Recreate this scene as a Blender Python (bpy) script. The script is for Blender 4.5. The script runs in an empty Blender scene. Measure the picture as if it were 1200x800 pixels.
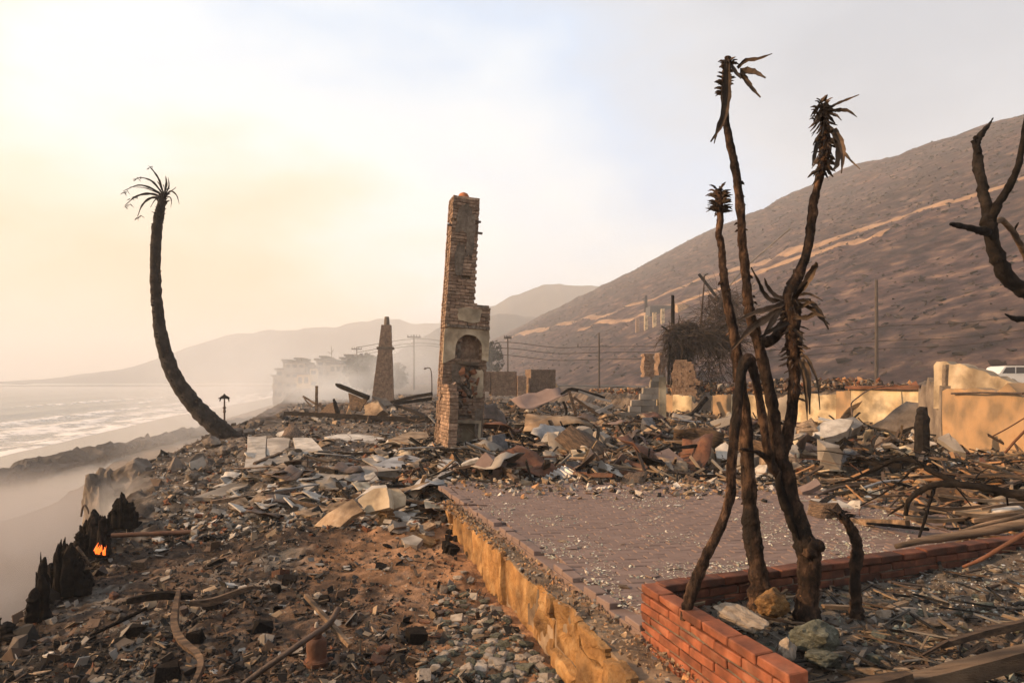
import bpy, bmesh, math, random
import numpy as np
from mathutils import Vector, Matrix, Euler, noise as mn

S = bpy.context.scene
COL = S.collection
R = math.radians
rnd = random.Random(7)
rs = np.random.RandomState(11)

# ------------------------------------------------------------------ camera, sky, sun, exposure
CAMZ, F, HZ = 1.47, 800.0, 447.0          # eye height above the patio, focal length and horizon row in photo pixels
cam = bpy.data.cameras.new('camera')
cam.lens = 24.0; cam.sensor_width = 36.0
cam.shift_y = (HZ - 400.0) / 1200.0
cam.clip_start = 0.05; cam.clip_end = 20000
camo = bpy.data.objects.new('camera', cam); COL.objects.link(camo)
camo.location = (0, 0, CAMZ); camo.rotation_euler = (R(90), 0, 0)
S.camera = camo

SUN_EL, SUN_AZ = R(21), R(-97)            # azimuth clockwise from the viewing direction (+Y): the sun stands over the sea on the left
SDIR = Vector((math.sin(SUN_AZ) * math.cos(SUN_EL), math.cos(SUN_AZ) * math.cos(SUN_EL), math.sin(SUN_EL)))
sun = bpy.data.lights.new('sun', 'SUN'); sun.energy = 5.0; sun.angle = R(1.2); sun.color = (1.0, 0.62, 0.33)
suno = bpy.data.objects.new('sun', sun); COL.objects.link(suno)
suno.rotation_euler = SDIR.to_track_quat('Z', 'Y').to_euler()
suno.location = (-30, 0, 40)

W = bpy.data.worlds.new('World'); S.world = W; W.use_nodes = True
nt = W.node_tree; nt.nodes.clear()
def N(t, typ, **kw):
    n = t.nodes.new(typ)
    for k, v in kw.items(): setattr(n, k, v)
    return n
out = N(nt, 'ShaderNodeOutputWorld')
sky = N(nt, 'ShaderNodeTexSky', sky_type='NISHITA', sun_disc=False)
sky.sun_elevation = SUN_EL; sky.sun_rotation = SUN_AZ
sky.air_density = 1.5; sky.dust_density = 4.0
bg1 = N(nt, 'ShaderNodeBackground'); bg1.inputs[1].default_value = 0.10
nt.links.new(sky.outputs[0], bg1.inputs[0])
# the smoke that veils most of the sky: warm towards the sun, pale grey blue away from it, cloudy
tc = N(nt, 'ShaderNodeTexCoord')
dot = N(nt, 'ShaderNodeVectorMath', operation='DOT_PRODUCT'); dot.inputs[1].default_value = (-0.55, -0.07, -0.90)
nt.links.new(tc.outputs['Generated'], dot.inputs[0])
mp = N(nt, 'ShaderNodeMapping'); mp.inputs['Scale'].default_value = (1.5, 1.5, 3.4); mp.inputs['Rotation'].default_value = (0, R(18), 0)
nt.links.new(tc.outputs['Generated'], mp.inputs['Vector'])
nz = N(nt, 'ShaderNodeTexNoise'); nz.inputs['Scale'].default_value = 1.5; nz.inputs['Detail'].default_value = 5; nz.inputs['Roughness'].default_value = 0.5
nt.links.new(mp.outputs[0], nz.inputs['Vector'])
ma = N(nt, 'ShaderNodeMath', operation='MULTIPLY_ADD'); ma.inputs[1].default_value = 0.95; ma.inputs[2].default_value = -0.475
nt.links.new(nz.outputs[0], ma.inputs[0])
ad = N(nt, 'ShaderNodeMath', operation='ADD'); nt.links.new(dot.outputs['Value'], ad.inputs[0]); nt.links.new(ma.outputs[0], ad.inputs[1])
mr = N(nt, 'ShaderNodeMapRange'); mr.inputs[1].default_value = -0.8; mr.inputs[2].default_value = 0.5
nt.links.new(ad.outputs[0], mr.inputs[0])
cr = N(nt, 'ShaderNodeValToRGB')
e = cr.color_ramp.elements
e[0].position = 0.0; e[0].color = (0.50, 0.54, 0.60, 1)
e[1].position = 1.0; e[1].color = (0.84, 0.46, 0.20, 1)
for p, c in ((0.15, (0.62, 0.66, 0.72, 1)), (0.28, (0.60, 0.73, 0.91, 1)), (0.38, (0.78, 0.86, 0.94, 1)), (0.48, (0.94, 0.95, 0.94, 1)), (0.58, (0.94, 0.82, 0.65, 1)), (0.70, (0.90, 0.64, 0.40, 1))):
    q = e.new(p); q.color = c
nt.links.new(mr.outputs[0], cr.inputs[0])
bg2 = N(nt, 'ShaderNodeBackground'); bg2.inputs[1].default_value = 0.67
nt.links.new(cr.outputs[0], bg2.inputs[0])
mix = N(nt, 'ShaderNodeMixShader'); mix.inputs[0].default_value = 0.88
nt.links.new(bg1.outputs[0], mix.inputs[1]); nt.links.new(bg2.outputs[0], mix.inputs[2])
nt.links.new(mix.outputs[0], out.inputs[0])

S.view_settings.view_transform = 'Standard'; S.view_settings.look = 'None'
S.view_settings.exposure = 0.92; S.view_settings.gamma = 1.0
S.render.engine = 'CYCLES'
S.cycles.use_denoising = True
S.cycles.max_bounces = 7; S.cycles.diffuse_bounces = 3; S.cycles.volume_bounces = 4
S.cycles.transparent_max_bounces = 16
S.cycles.use_adaptive_sampling = True

# ------------------------------------------------------------------ photo pixel -> place
def at(px, py, Y):
    return Vector(((px - 600.0) * Y / F, Y, CAMZ - (py - HZ) * Y / F))
def gp(px, py, z=0.0):
    Y = (CAMZ - z) * F / (py - HZ)
    return Vector(((px - 600.0) * Y / F, Y, z))

def sstep(a, b, x):
    t = np.clip((x - a) / (b - a), 0, 1)
    return t * t * (3 - 2 * t)

# cheap vectorised value noise
_P = rs.rand(64, 64, 64).astype(np.float32)
def vnoise(x, y, z=0.0):
    x = np.asarray(x, float); y = np.asarray(y, float); z = np.zeros_like(x) + z
    xi, yi, zi = np.floor(x).astype(int), np.floor(y).astype(int), np.floor(z).astype(int)
    fx, fy, fz = x - xi, y - yi, z - zi
    fx, fy, fz = [f * f * (3 - 2 * f) for f in (fx, fy, fz)]
    g = lambda a, b, c: _P[(xi + a) & 63, (yi + b) & 63, (zi + c) & 63]
    l = lambda a, b, t: a + (b - a) * t
    return l(l(l(g(0,0,0), g(1,0,0), fx), l(g(0,1,0), g(1,1,0), fx), fy), l(l(g(0,0,1), g(1,0,1), fx), l(g(0,1,1), g(1,1,1), fx), fy), fz) * 2 - 1
def fbm(x, y, z=0.0, o=4, rough=0.5):
    s, a, t = 0.0, 1.0, 0.0
    for i in range(o):
        s = s + a * vnoise(np.asarray(x) * 2**i + 17.3 * i, np.asarray(y) * 2**i + 5.1 * i, z); t += a; a *= rough
    return s / t

# ------------------------------------------------------------------ materials
MATS = {}
def mat(name, cols, scale=4.0, rough=0.9, bump=0.3, bscale=None, detail=6.0, tint=False, rand=0.25, soot=0.0, sootscale=1.5, spec=0.25, metal=0.0, stretch=(1, 1, 1), contrast=(0.3, 0.7), bdist=0.02, voro=0.0):
    """Rough dirty surface: a colour ramp over noise, per-object brightness, soot patches, bump relief."""
    m = bpy.data.materials.new(name); m.use_nodes = True
    t = m.node_tree; b = t.nodes['Principled BSDF']; L = t.links.new
    co = N(t, 'ShaderNodeTexCoord'); mp = N(t, 'ShaderNodeMapping'); mp.inputs['Scale'].default_value = stretch
    oi = N(t, 'ShaderNodeObjectInfo')
    va = N(t, 'ShaderNodeVectorMath', operation='MULTIPLY_ADD'); va.inputs[1].default_value = (31, 17, 23)
    cmb = N(t, 'ShaderNodeCombineXYZ')
    for i in range(3): L(oi.outputs['Random'], cmb.inputs[i])
    L(cmb.outputs[0], va.inputs[0]); L(co.outputs['Object'], mp.inputs[0]); L(mp.outputs[0], va.inputs[2])
    n1 = N(t, 'ShaderNodeTexNoise'); n1.inputs['Scale'].default_value = scale; n1.inputs['Detail'].default_value = detail; n1.inputs['Roughness'].default_value = 0.62
    L(va.outputs[0], n1.inputs['Vector'])
    r = N(t, 'ShaderNodeValToRGB'); el = r.color_ramp.elements
    k = len(cols)
    for i, c in enumerate(cols):
        p = contrast[0] + (contrast[1] - contrast[0]) * i / max(1, k - 1)
        if i < 2: el[i].position = p; el[i].color = (*c, 1)
        else: el.new(p).color = (*c, 1)
    L(n1.outputs[0], r.inputs[0]); colr = r.outputs[0]
    if soot:
        n2 = N(t, 'ShaderNodeTexNoise'); n2.inputs['Scale'].default_value = sootscale; n2.inputs['Detail'].default_value = 5
        L(va.outputs[0], n2.inputs['Vector'])
        rr = N(t, 'ShaderNodeMapRange'); rr.inputs[1].default_value = 0.5 - 0.12; rr.inputs[2].default_value = 0.5 + 0.12
        rr.inputs[3].default_value = 0.0; rr.inputs[4].default_value = soot
        L(n2.outputs[0], rr.inputs[0])
        mx = N(t, 'ShaderNodeMix', data_type='RGBA'); L(rr.outputs[0], mx.inputs[0]); L(colr, mx.inputs[6]); mx.inputs[7].default_value = (0.018, 0.016, 0.015, 1)
        colr = mx.outputs[2]
    if tint:
        a = N(t, 'ShaderNodeAttribute', attribute_name='tint')
        mx = N(t, 'ShaderNodeMix', data_type='RGBA', blend_type='MULTIPLY'); mx.inputs[0].default_value = 1; L(colr, mx.inputs[6]); L(a.outputs['Color'], mx.inputs[7])
        colr = mx.outputs[2]
    if rand:
        m2 = N(t, 'ShaderNodeMapRange'); m2.inputs[3].default_value = 1 - rand; m2.inputs[4].default_value = 1 + rand
        L(oi.outputs['Random'], m2.inputs[0])
        mx = N(t, 'ShaderNodeVectorMath', operation='SCALE'); L(colr, mx.inputs[0]); L(m2.outputs[0], mx.inputs['Scale'])
        colr = mx.outputs[0]
    L(colr, b.inputs['Base Color'])
    b.inputs['Roughness'].default_value = rough; b.inputs['Metallic'].default_value = metal
    b.inputs['Specular IOR Level'].default_value = spec
    if bump:
        n3 = N(t, 'ShaderNodeTexNoise'); n3.inputs['Scale'].default_value = bscale or scale * 4; n3.inputs['Detail'].default_value = 8; n3.inputs['Roughness'].default_value = 0.65
        L(va.outputs[0], n3.inputs['Vector']); h = n3.outputs[0]
        if voro:
            vv = N(t, 'ShaderNodeTexVoronoi'); vv.inputs['Scale'].default_value = voro; L(va.outputs[0], vv.inputs['Vector'])
            s2 = N(t, 'ShaderNodeMath', operation='ADD'); L(h, s2.inputs[0]); L(vv.outputs[0], s2.inputs[1]); h = s2.outputs[0]
        bp = N(t, 'ShaderNodeBump'); bp.inputs['Strength'].default_value = bump; bp.inputs['Distance'].default_value = bdist
        L(h, bp.inputs['Height']); L(bp.outputs[0], b.inputs['Normal'])
    MATS[name] = m
    return m

M = {}
M['char'] = mat('charred_wood', [(.005,.004,.004),(.013,.011,.010),(.028,.022,.018)], 12, .95, .8, 30, stretch=(1,1,1), rand=.3, spec=.06)
M['charw'] = mat('half_burnt_wood', [(.02,.017,.015),(.09,.06,.04),(.20,.13,.08)], 5, .85, .7, 20, stretch=(1,6,6), rand=.35)
M['wood'] = mat('weathered_wood', [(.10,.065,.04),(.24,.16,.10),(.33,.24,.16)], 6, .85, .6, 20, stretch=(1,8,8), rand=.3, soot=.8)
M['trunk'] = mat('scorched_trunk', [(.010,.007,.006),(.058,.035,.024),(.19,.112,.070)], 22, .92, 1.0, 60, rand=.12, stretch=(1,1,.5), bdist=.03, soot=.9, sootscale=4.0, contrast=(.36,.66), spec=.1)
M['palm'] = mat('burnt_palm_bark', [(.012,.010,.009),(.03,.024,.02),(.06,.045,.038)], 4, .9, 1.0, 14, rand=.1, bdist=.04)
M['leafdry'] = mat('dry_strap_leaf', [(.014,.011,.009),(.05,.035,.025),(.13,.088,.058)], 6, .85, .4, 20, rand=.5, contrast=(.35,.72))
M['brick'] = mat('old_brick', [(.16,.092,.062),(.26,.175,.122),(.37,.275,.20)], 14, .92, .5, 60, rand=.34, soot=.38, sootscale=5, bdist=.006)
M['brickhot'] = mat('clean_red_brick', [(.16,.055,.028),(.25,.080,.038),(.33,.135,.075)], 9, .8, .35, 70, rand=.26, soot=.5, sootscale=7, bdist=.007)
M['brickfloor'] = mat('patio_brick', [(.150,.108,.092),(.178,.127,.109),(.205,.150,.130)], 6, .95, .4, 60, rand=.06, soot=.08, sootscale=3, bdist=.005)
M['mortar'] = mat('dirty_mortar', [(.09,.07,.055),(.17,.135,.105),(.25,.21,.165)], 12, .95, .7, 50, rand=.05, soot=.45, sootscale=2)
M['plaster'] = mat('stained_plaster', [(.25,.19,.13),(.42,.34,.235),(.52,.44,.33)], 3, .92, .35, 40, rand=.1, soot=.5, sootscale=2.2, bdist=.006)
M['stucco'] = mat('ochre_stucco', [(.33,.205,.108),(.41,.275,.158),(.50,.37,.235)], 2.2, .92, .5, 55, rand=.06, soot=.6, sootscale=2.2, bdist=.02)
M['cream'] = mat('cream_render', [(.42,.30,.17),(.56,.45,.29),(.62,.53,.38)], 1.6, .92, .3, 50, rand=.06, soot=.65, sootscale=2.0, bdist=.015)
M['stone'] = mat('ochre_wall_stone', [(.21,.105,.036),(.33,.18,.066),(.43,.27,.12)], 7, .92, 1.0, 22, rand=.16, soot=.6, sootscale=3, bdist=.03)
M['conc'] = mat('broken_concrete', [(.17,.145,.12),(.29,.255,.215),(.40,.36,.31)], 4, .92, .6, 30, rand=.28, soot=.5, sootscale=2.0, bdist=.01)
M['white'] = mat('ashy_plaster', [(.24,.215,.19),(.42,.385,.335),(.54,.50,.45)], 4, .92, .4, 30, rand=.22, soot=.35, sootscale=1.6, bdist=.008)
M['tan'] = mat('scorched_board', [(.13,.085,.05),(.27,.19,.12),(.38,.29,.20)], 5, .9, .4, 30, rand=.3, soot=.6, sootscale=2.2)
M['rust'] = mat('rusty_iron', [(.045,.018,.010),(.12,.045,.02),(.18,.085,.045)], 8, .8, .5, 40, rand=.2, spec=.4, soot=.5, sootscale=4)
M['iron'] = mat('fire_blackened_iron', [(.03,.02,.015),(.075,.05,.036),(.12,.08,.06)], 8, .65, .4, 40, rand=.2, spec=.5, metal=.3)
M['zinc'] = mat('grey_sheet_metal', [(.16,.155,.15),(.30,.29,.28),(.44,.43,.42)], 3, .55, .25, 14, rand=.2, spec=.5, metal=.35, soot=.4, sootscale=2)
M['slate'] = mat('dark_tile', [(.035,.035,.037),(.07,.07,.075),(.11,.11,.115)], 4, .7, .2, 20, rand=.25)
M['rock'] = mat('smoky_boulder', [(.085,.068,.055),(.16,.13,.105),(.24,.20,.16)], 2.2, .95, .9, 9, rand=.12, bdist=.05)
M['green'] = mat('grey_green_stone', [(.060,.062,.047),(.130,.136,.105),(.23,.235,.185)], 7, .95, 1.0, 26, rand=.3, bdist=.02, soot=.3, sootscale=6)
M['greystone'] = mat('pale_ashy_stone', [(.17,.135,.10),(.28,.23,.18),(.36,.31,.25)], 5, .92, .7, 26, rand=.12, bdist=.012)
M['mass'] = mat('mixed_debris', [(.75,.75,.75),(1,1,1),(1.2,1.2,1.2)], 7, .92, .5, 40, tint=True, rand=0)
M['brickdark'] = mat('dark_kerb_brick', [(.06,.024,.016),(.12,.042,.024),(.19,.075,.042)], 9, .9, .5, 60, rand=.22, soot=.6, sootscale=6, bdist=.006)  # kerb bricks: darker red brown than the planter front, blotched
M['clay'] = mat('terracotta', [(.30,.10,.04),(.42,.16,.07)], 5, .85, .3, 40, rand=.05)

# ------------------------------------------------------------------ object helpers
def link(o, parent=None):
    COL.objects.link(o)
    if parent is not None: o.parent = parent
    return o
def mesh(name, vs, fs, m=None, smooth=False, mi=None):
    me = bpy.data.meshes.new(name); me.from_pydata([tuple(v) for v in vs], [], fs)
    if m is not None:
        for q in (m if isinstance(m, (list, tuple)) else [m]): me.materials.append(q)
    if mi is not None: me.polygons.foreach_set('material_index', mi)
    if smooth: me.polygons.foreach_set('use_smooth', [True] * len(me.polygons))
    me.update(); return me
def nmesh(name, v, f, m, smooth=False, tint=None):
    """mesh from numpy arrays: v (n,3), f (k,3|4)"""
    v = np.ascontiguousarray(v, dtype=np.float32); f = np.ascontiguousarray(f, dtype=np.int32)
    me = bpy.data.meshes.new(name); n, k = f.shape
    me.vertices.add(len(v)); me.vertices.foreach_set('co', v.ravel())
    me.loops.add(n * k); me.loops.foreach_set('vertex_index', f.ravel())
    me.polygons.add(n); me.polygons.foreach_set('loop_start', np.arange(0, n * k, k, dtype=np.int32))
    me.polygons.foreach_set('use_smooth', np.full(n, smooth))
    if tint is not None:
        a = me.color_attributes.new('tint', 'FLOAT_COLOR', 'POINT')
        c = np.ones((len(v), 4), np.float32); c[:, :3] = tint; a.data.foreach_set('color', c.ravel())
    me.update(calc_edges=True); me.validate()
    me.materials.append(m); return me
def tag(o, label=None, cat=None, group=None, kind=None):
    if label: o['label'] = label
    if cat: o['category'] = cat
    if group: o['group'] = group
    if kind: o['kind'] = kind
    return o
def ob(name, me, parent=None, loc=(0, 0, 0), rot=(0, 0, 0), sc=None):
    o = bpy.data.objects.new(name, me); o.location = loc; o.rotation_euler = rot
    if sc is not None: o.scale = sc if hasattr(sc, '__len__') else (sc, sc, sc)
    return link(o, parent)
def thing(name, label, cat, loc=(0, 0, 0), rz=0.0, group=None):
    o = bpy.data.objects.new(name, None); o.location = loc; o.rotation_euler = (0, 0, rz); o.empty_display_size = .2
    link(o); return tag(o, label, cat, group)
def struct(name, me, **k):
    return tag(ob(name, me, **k), kind='structure')

class MB:
    """collects pieces into one mesh"""
    def __init__(s): s.v = []; s.f = []; s.mi = []
    def add(s, vs, fs, mi=0, X=None):
        b = len(s.v)
        s.v += [tuple(X @ Vector(v)) if X is not None else tuple(v) for v in vs]
        s.f += [tuple(i + b for i in f) for f in fs]; s.mi += [mi] * len(fs); return s
    def box(s, x0, x1, y0, y1, z0, z1, mi=0, X=None):
        vs = [(x, y, z) for z in (z0, z1) for y in (y0, y1) for x in (x0, x1)]
        return s.add(vs, [(0,2,3,1),(4,5,7,6),(0,1,5,4),(2,6,7,3),(0,4,6,2),(1,3,7,5)], mi, X)
    def build(s, name, m, smooth=False): return mesh(name, s.v, s.f, m, smooth, s.mi)

def catmull(P, n):
    """resample points (x,y,z,r) smoothly, n per span"""
    P = [np.array(p, float) for p in P]; P = [2 * P[0] - P[1]] + P + [2 * P[-1] - P[-2]]; o = []
    for i in range(1, len(P) - 2):
        a, b, c, d = P[i-1], P[i], P[i+1], P[i+2]
        for k in range(n):
            t = k / n
            o.append(0.5 * (2*b + (c-a)*t + (2*a-5*b+4*c-d)*t*t + (3*b-a-3*c+d)*t**3))
    o.append(P[-2]); return o
def tube(mb, P, n=5, sides=10, rough=0.0, ring=0.0, ringstep=3, seed=0.0, mi=0, tip=False, gn=9.0):
    """tapered, knobbly limb along (x,y,z,r) points"""
    Q = catmull(P, n); b = len(mb.v); up = None
    m = len(Q)
    for i, q in enumerate(Q):
        p = Vector(q[:3]); r = max(q[3], 1e-4)
        d = Vector((Q[min(i+1, m-1)] - Q[max(i-1, 0)])[:3]).normalized()
        if up is None:
            up = d.orthogonal().normalized()
        up = (up - d * up.dot(d)).normalized(); sd = d.cross(up)
        rr = r * (1 + ring * (0.5 - (i % ringstep) / max(1, ringstep - 1)))
        if tip and i == m - 1: rr *= .15
        for k in range(sides):
            a = 2 * math.pi * k / sides
            w = (up * math.cos(a) + sd * math.sin(a))
            s = p + w * rr
            if rough:
                g = gn / (r * 20 + .3); s = s + w * (r * rough * (1.6 * mn.noise(Vector((s.x * g + seed, s.y * g, s.z * g + seed))) + .8 * mn.noise(Vector((s.x * g * 3.7, s.y * g * 3.7 + seed, s.z * g * 5.0)))))
            mb.v.append(tuple(s))
    for i in range(m - 1):
        for k in range(sides):
            k2 = (k + 1) % sides
            mb.f.append((b + i*sides + k, b + i*sides + k2, b + (i+1)*sides + k2, b + (i+1)*sides + k)); mb.mi.append(mi)
    mb.f.append(tuple(b + k for k in reversed(range(sides)))); mb.mi.append(mi)
    mb.f.append(tuple(b + (m-1)*sides + k for k in range(sides))); mb.mi.append(mi)
    return mb
def blade(mb, P, width, thick=0.004, droop=None, mi=0, flat=Vector((0, 0, 1)), tw=0.0, seed=0):
    """strap leaf with thickness along points; widest near the middle, twisting"""
    Q = [q for q in catmull([(*p, 1) for p in P], 4)]; m = len(Q); b = len(mb.v)
    for i, q in enumerate(Q):
        t = i / (m - 1); p = Vector(q[:3])
        d = Vector((Q[min(i+1, m-1)] - Q[max(i-1, 0)])[:3]).normalized()
        s = d.cross(flat)
        if s.length < .05: s = d.orthogonal()
        s.normalize(); s = Matrix.Rotation(tw * t + .3 * math.sin(seed + 3*t), 3, d) @ s; u = s.cross(d)
        w = width * (0.35 + 0.65 * math.sin(math.pi * min(1, .15 + t * .8))) * (1 - .55 * t ** 3) * (1 + .18 * math.sin(seed * 7 + i * 2.1))
        for a, c in ((-.5, 0), (0, -.28 * w), (.5, 0), (0, -.28 * w - thick)):
            mb.v.append(tuple(p + s * (a * w) + u * (c if a == 0 else 0)))
    for i in range(m - 1):
        for k in range(4):
            k2 = (k + 1) % 4; mb.f.append((b+i*4+k, b+i*4+k2, b+(i+1)*4+k2, b+(i+1)*4+k)); mb.mi.append(mi)
    mb.f.append((b+3, b+2, b+1, b)); mb.f.append(tuple(b + (m-1)*4 + k for k in range(4))); mb.mi += [mi, mi]
    return mb

def hull(pts):
    bm = bmesh.new()
    for p in pts: bm.verts.new(p)
    r = bmesh.ops.convex_hull(bm, input=bm.verts)
    bmesh.ops.delete(bm, geom=[v for v in bm.verts if not v.link_faces], context='VERTS')
    bmesh.ops.triangulate(bm, faces=bm.faces)
    bm.verts.index_update(); v = [tuple(q.co) for q in bm.verts]; f = [tuple(q.index for q in g.verts) for g in bm.faces]
    bm.free(); return np.array(v), np.array(f)
def g_chunk(r):
    return hull([((.5 - r.random()*.28) * sx, (.5 - r.random()*.28) * sy, (.5 - r.random()*.28) * sz) for sx in (-1,1) for sy in (-1,1) for sz in (-1,1)] + [((r.random()-.5)*1.0, (r.random()-.5)*1.0, (r.random()-.5)*1.0) for _ in range(5)])
def g_slab(r, t=.14, n=None):
    n = n or r.choice((4, 4, 5, 6, 7)); a0 = r.random() * 6.28; P = []
    for k in range(n):
        a = a0 + 6.283 * (k + (r.random() - .5) * .5) / n; q = .5 * (.72 + .4 * r.random()); P.append((math.cos(a) * q, math.sin(a) * q))
    # broken edge: split each side once with a small offset
    Q = []
    for k in range(n):
        x0, y0 = P[k]; x1, y1 = P[(k + 1) % n]; Q.append((x0, y0)); u = .3 + .4 * r.random(); j = (r.random() - .5) * .09
        Q.append((x0 + (x1-x0)*u - (y1-y0)*j, y0 + (y1-y0)*u + (x1-x0)*j))
    v = []; m = len(Q); bz = lambda x, y: (x * x * 1.0 - y * x * .6) * (r_b)
    r_b = (r.random() - .5) * .25
    for s in (-1, 1):
        for x, y in Q: v.append((x * (1 + .03 * s * (r.random() - .5)), y, s * t / 2 + bz(x, y)))
    v.append((0, 0, -t / 2)); v.append((0, 0, t / 2)); f = []
    for k in range(m):
        k2 = (k + 1) % m; f += [(k, k2, m + k2), (k, m + k2, m + k), (2*m, k2, k), (2*m + 1, m + k, m + k2)]
    return np.array(v), np.array(f)
def g_stick(r, w=.07, rag=.12):
    """length 1 along x, ragged ends, slight bow"""
    n = 4; v = []; bow = (r.random() - .5) * .06; bw = (r.random() - .5) * .05
    for i in range(n + 1):
        x = -.5 + i / n
        for (sy, sz) in ((-1,-1),(1,-1),(1,1),(-1,1)):
            xx = x + ((r.random() - .5) * rag if i in (0, n) else 0)
            k = 1 - .3 * r.random() * (i in (0, n))
            v.append((xx, sy * w / 2 * k * r.choice((1, 1, .9)) + bow * (1 - 4*x*x), sz * w / 2 * k * .6 + bw * (1 - 4*x*x)))
    f = []
    for i in range(n):
        for k in range(4):
            a, b2, c, d = i*4+k, i*4+(k+1) % 4, (i+1)*4+(k+1) % 4, (i+1)*4+k; f += [(a, b2, c), (a, c, d)]
    f += [(2,1,0),(3,2,0),(n*4, n*4+1, n*4+2),(n*4, n*4+2, n*4+3)]
    return np.array(v), np.array(f)
def g_sheet(r, t=.012, amp=.16, nx=6, ny=5):
    """crumpled thin sheet, 1 x .7, with thickness"""
    ox, oy = r.random() * 50, r.random() * 50; v = []; k = .5 + r.random()
    fold = (r.random() - .5) * 1.2
    for s in (1, -1):
        for j in range(ny):
            for i in range(nx):
                x, y = i/(nx-1) - .5, (j/(ny-1) - .5) * .7
                e = .05 * mn.noise(Vector((ox + x*5, y*5, 3)))
                z = amp * mn.noise(Vector((ox + x*2.2*k, oy + y*2.6, 0))) * 1.4 + abs(x + .2*y) * fold * .35
                v.append((x + e, y + e, z + s * t / 2))
    f = []; m = nx * ny; q = lambda i, j, s: s*m + j*nx + i
    for j in range(ny - 1):
        for i in range(nx - 1):
            f += [(q(i,j,0), q(i+1,j,0), q(i+1,j+1,0)), (q(i,j,0), q(i+1,j+1,0), q(i,j+1,0)), (q(i,j,1), q(i+1,j+1,1), q(i+1,j,1)), (q(i,j,1), q(i,j+1,1), q(i+1,j+1,1))]
    rim = [(i, 0) for i in range(nx)] + [(nx-1, j) for j in range(1, ny)] + [(i, ny-1) for i in range(nx-2, -1, -1)] + [(0, j) for j in range(ny-2, 0, -1)]
    for a, b2 in zip(rim, rim[1:] + rim[:1]):
        f += [(q(*a,0), q(*a,1), q(*b2,1)), (q(*a,0), q(*b2,1), q(*b2,0))]
    return np.array(v), np.array(f)
def g_rock(r, sub=2, amp=.28, freq=1.6, flat=.75):
    bm = bmesh.new(); bmesh.ops.create_icosphere(bm, subdivisions=sub, radius=.5); o = Vector((r.random()*90, r.random()*90, r.random()*90))
    cuts = [(Vector((r.gauss(0,1), r.gauss(0,1), r.gauss(0,1))).normalized(), .28 + .17*r.random()) for _ in range(7)]
    for v in bm.verts:
        p = v.co.copy()
        for n_, d in cuts:
            k = p.dot(n_) - d
            if k > 0: p -= n_ * k * .9
        p *= 1 + amp * mn.noise(p * freq * 2 + o) + amp * .4 * mn.noise(p * freq * 6 + o)
        p.z *= flat; v.co = p
    bm.verts.index_update(); a = np.array([tuple(v.co) for v in bm.verts]); f = np.array([tuple(v.index for v in q.verts) for q in bm.faces]); bm.free()
    return a, f
tr = random.Random(5)
T = {'chunk': [g_chunk(tr) for _ in range(10)], 'slab': [g_slab(tr, .10 + .1 * tr.random()) for _ in range(10)], 'flake': [g_slab(tr, .06, 5) for _ in range(6)],
     'stick': [g_stick(tr, .05 + .06 * tr.random()) for _ in range(8)], 'board': [g_stick(tr, .16, .05) for _ in range(6)],
     'sheet': [g_sheet(tr) for _ in range(8)], 'rock': [g_rock(tr, 2) for _ in range(8)], 'bigrock': [g_rock(tr, 4, .3) for _ in range(6)], 'thin': [g_slab(tr, .03 + .035 * tr.random()) for _ in range(10)]}
_shared = {}
def shared(kind, i, m):
    i = i % len(T[kind]); k = (kind, i, m.name)
    if k not in _shared:
        v, f = T[kind][i]
        _shared[k] = nmesh(kind, v, f, m, smooth=kind in ('sheet',))
    return _shared[k]
# ------------------------------------------------------------------ the ground
EY = np.array([-60, 0, 2, 6.1, 9, 11.6, 13.4, 16, 18, 30, 51, 100, 300, 1000, 5000.])
EX = np.array([-4.0, -3.9, -4.1, -4.6, -5.6, -6.5, -7.4, -8.3, -8.7, -11.4, -17, -32, -90, -290, -1400.])   # the edge of the bluff
SY = np.array([-60, 30, 57, 120, 400, 2000, 6000.])
SX = np.array([-25, -33, -43, -60, -125, -520, -1500.])                                            # the waterline
RY = np.array([-60, 9, 13, 17.3, 25.3, 45, 100, 300, 5000.])
RX = np.array([14, 13, 10.6, 11.1, 5.9, 2.7, -10, -60, -1200.])                                     # the low walls below the road
P0 = np.array([-0.70, 8.55]); PC = np.array([0.80, 3.99]); PF = np.array([1.14, 2.80])              # patio corner, planter corner, planter front end
KE = np.array([5.60, 5.95])                                                                          # far end of the planter kerb
def wallx(y):          # x of the patio's left edge at depth y
    return np.interp(y, [-10, PF[1], PC[1], P0[1], 10.2, 12], [5.0, PF[0], PC[0], P0[0], -0.85, -1.1])
def kerby(x):          # y of the kerb's inner face at x
    return PC[1] + (x - PC[0]) * (KE[1] - PC[1]) / (KE[0] - PC[0])
HB = np.array([38.0, 30.0]); HD = np.array([-.2600, .9656]); HN = np.array([.9656, .2600])
HT = np.array([-400, -60, 137, 205, 294, 436, 596, 720, 850, 1000, 9000.]); HF = np.array([.95, 1.0, 1.0, 1.06, 1.03, .87, .765, .69, .35, 0, 0.])
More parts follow.
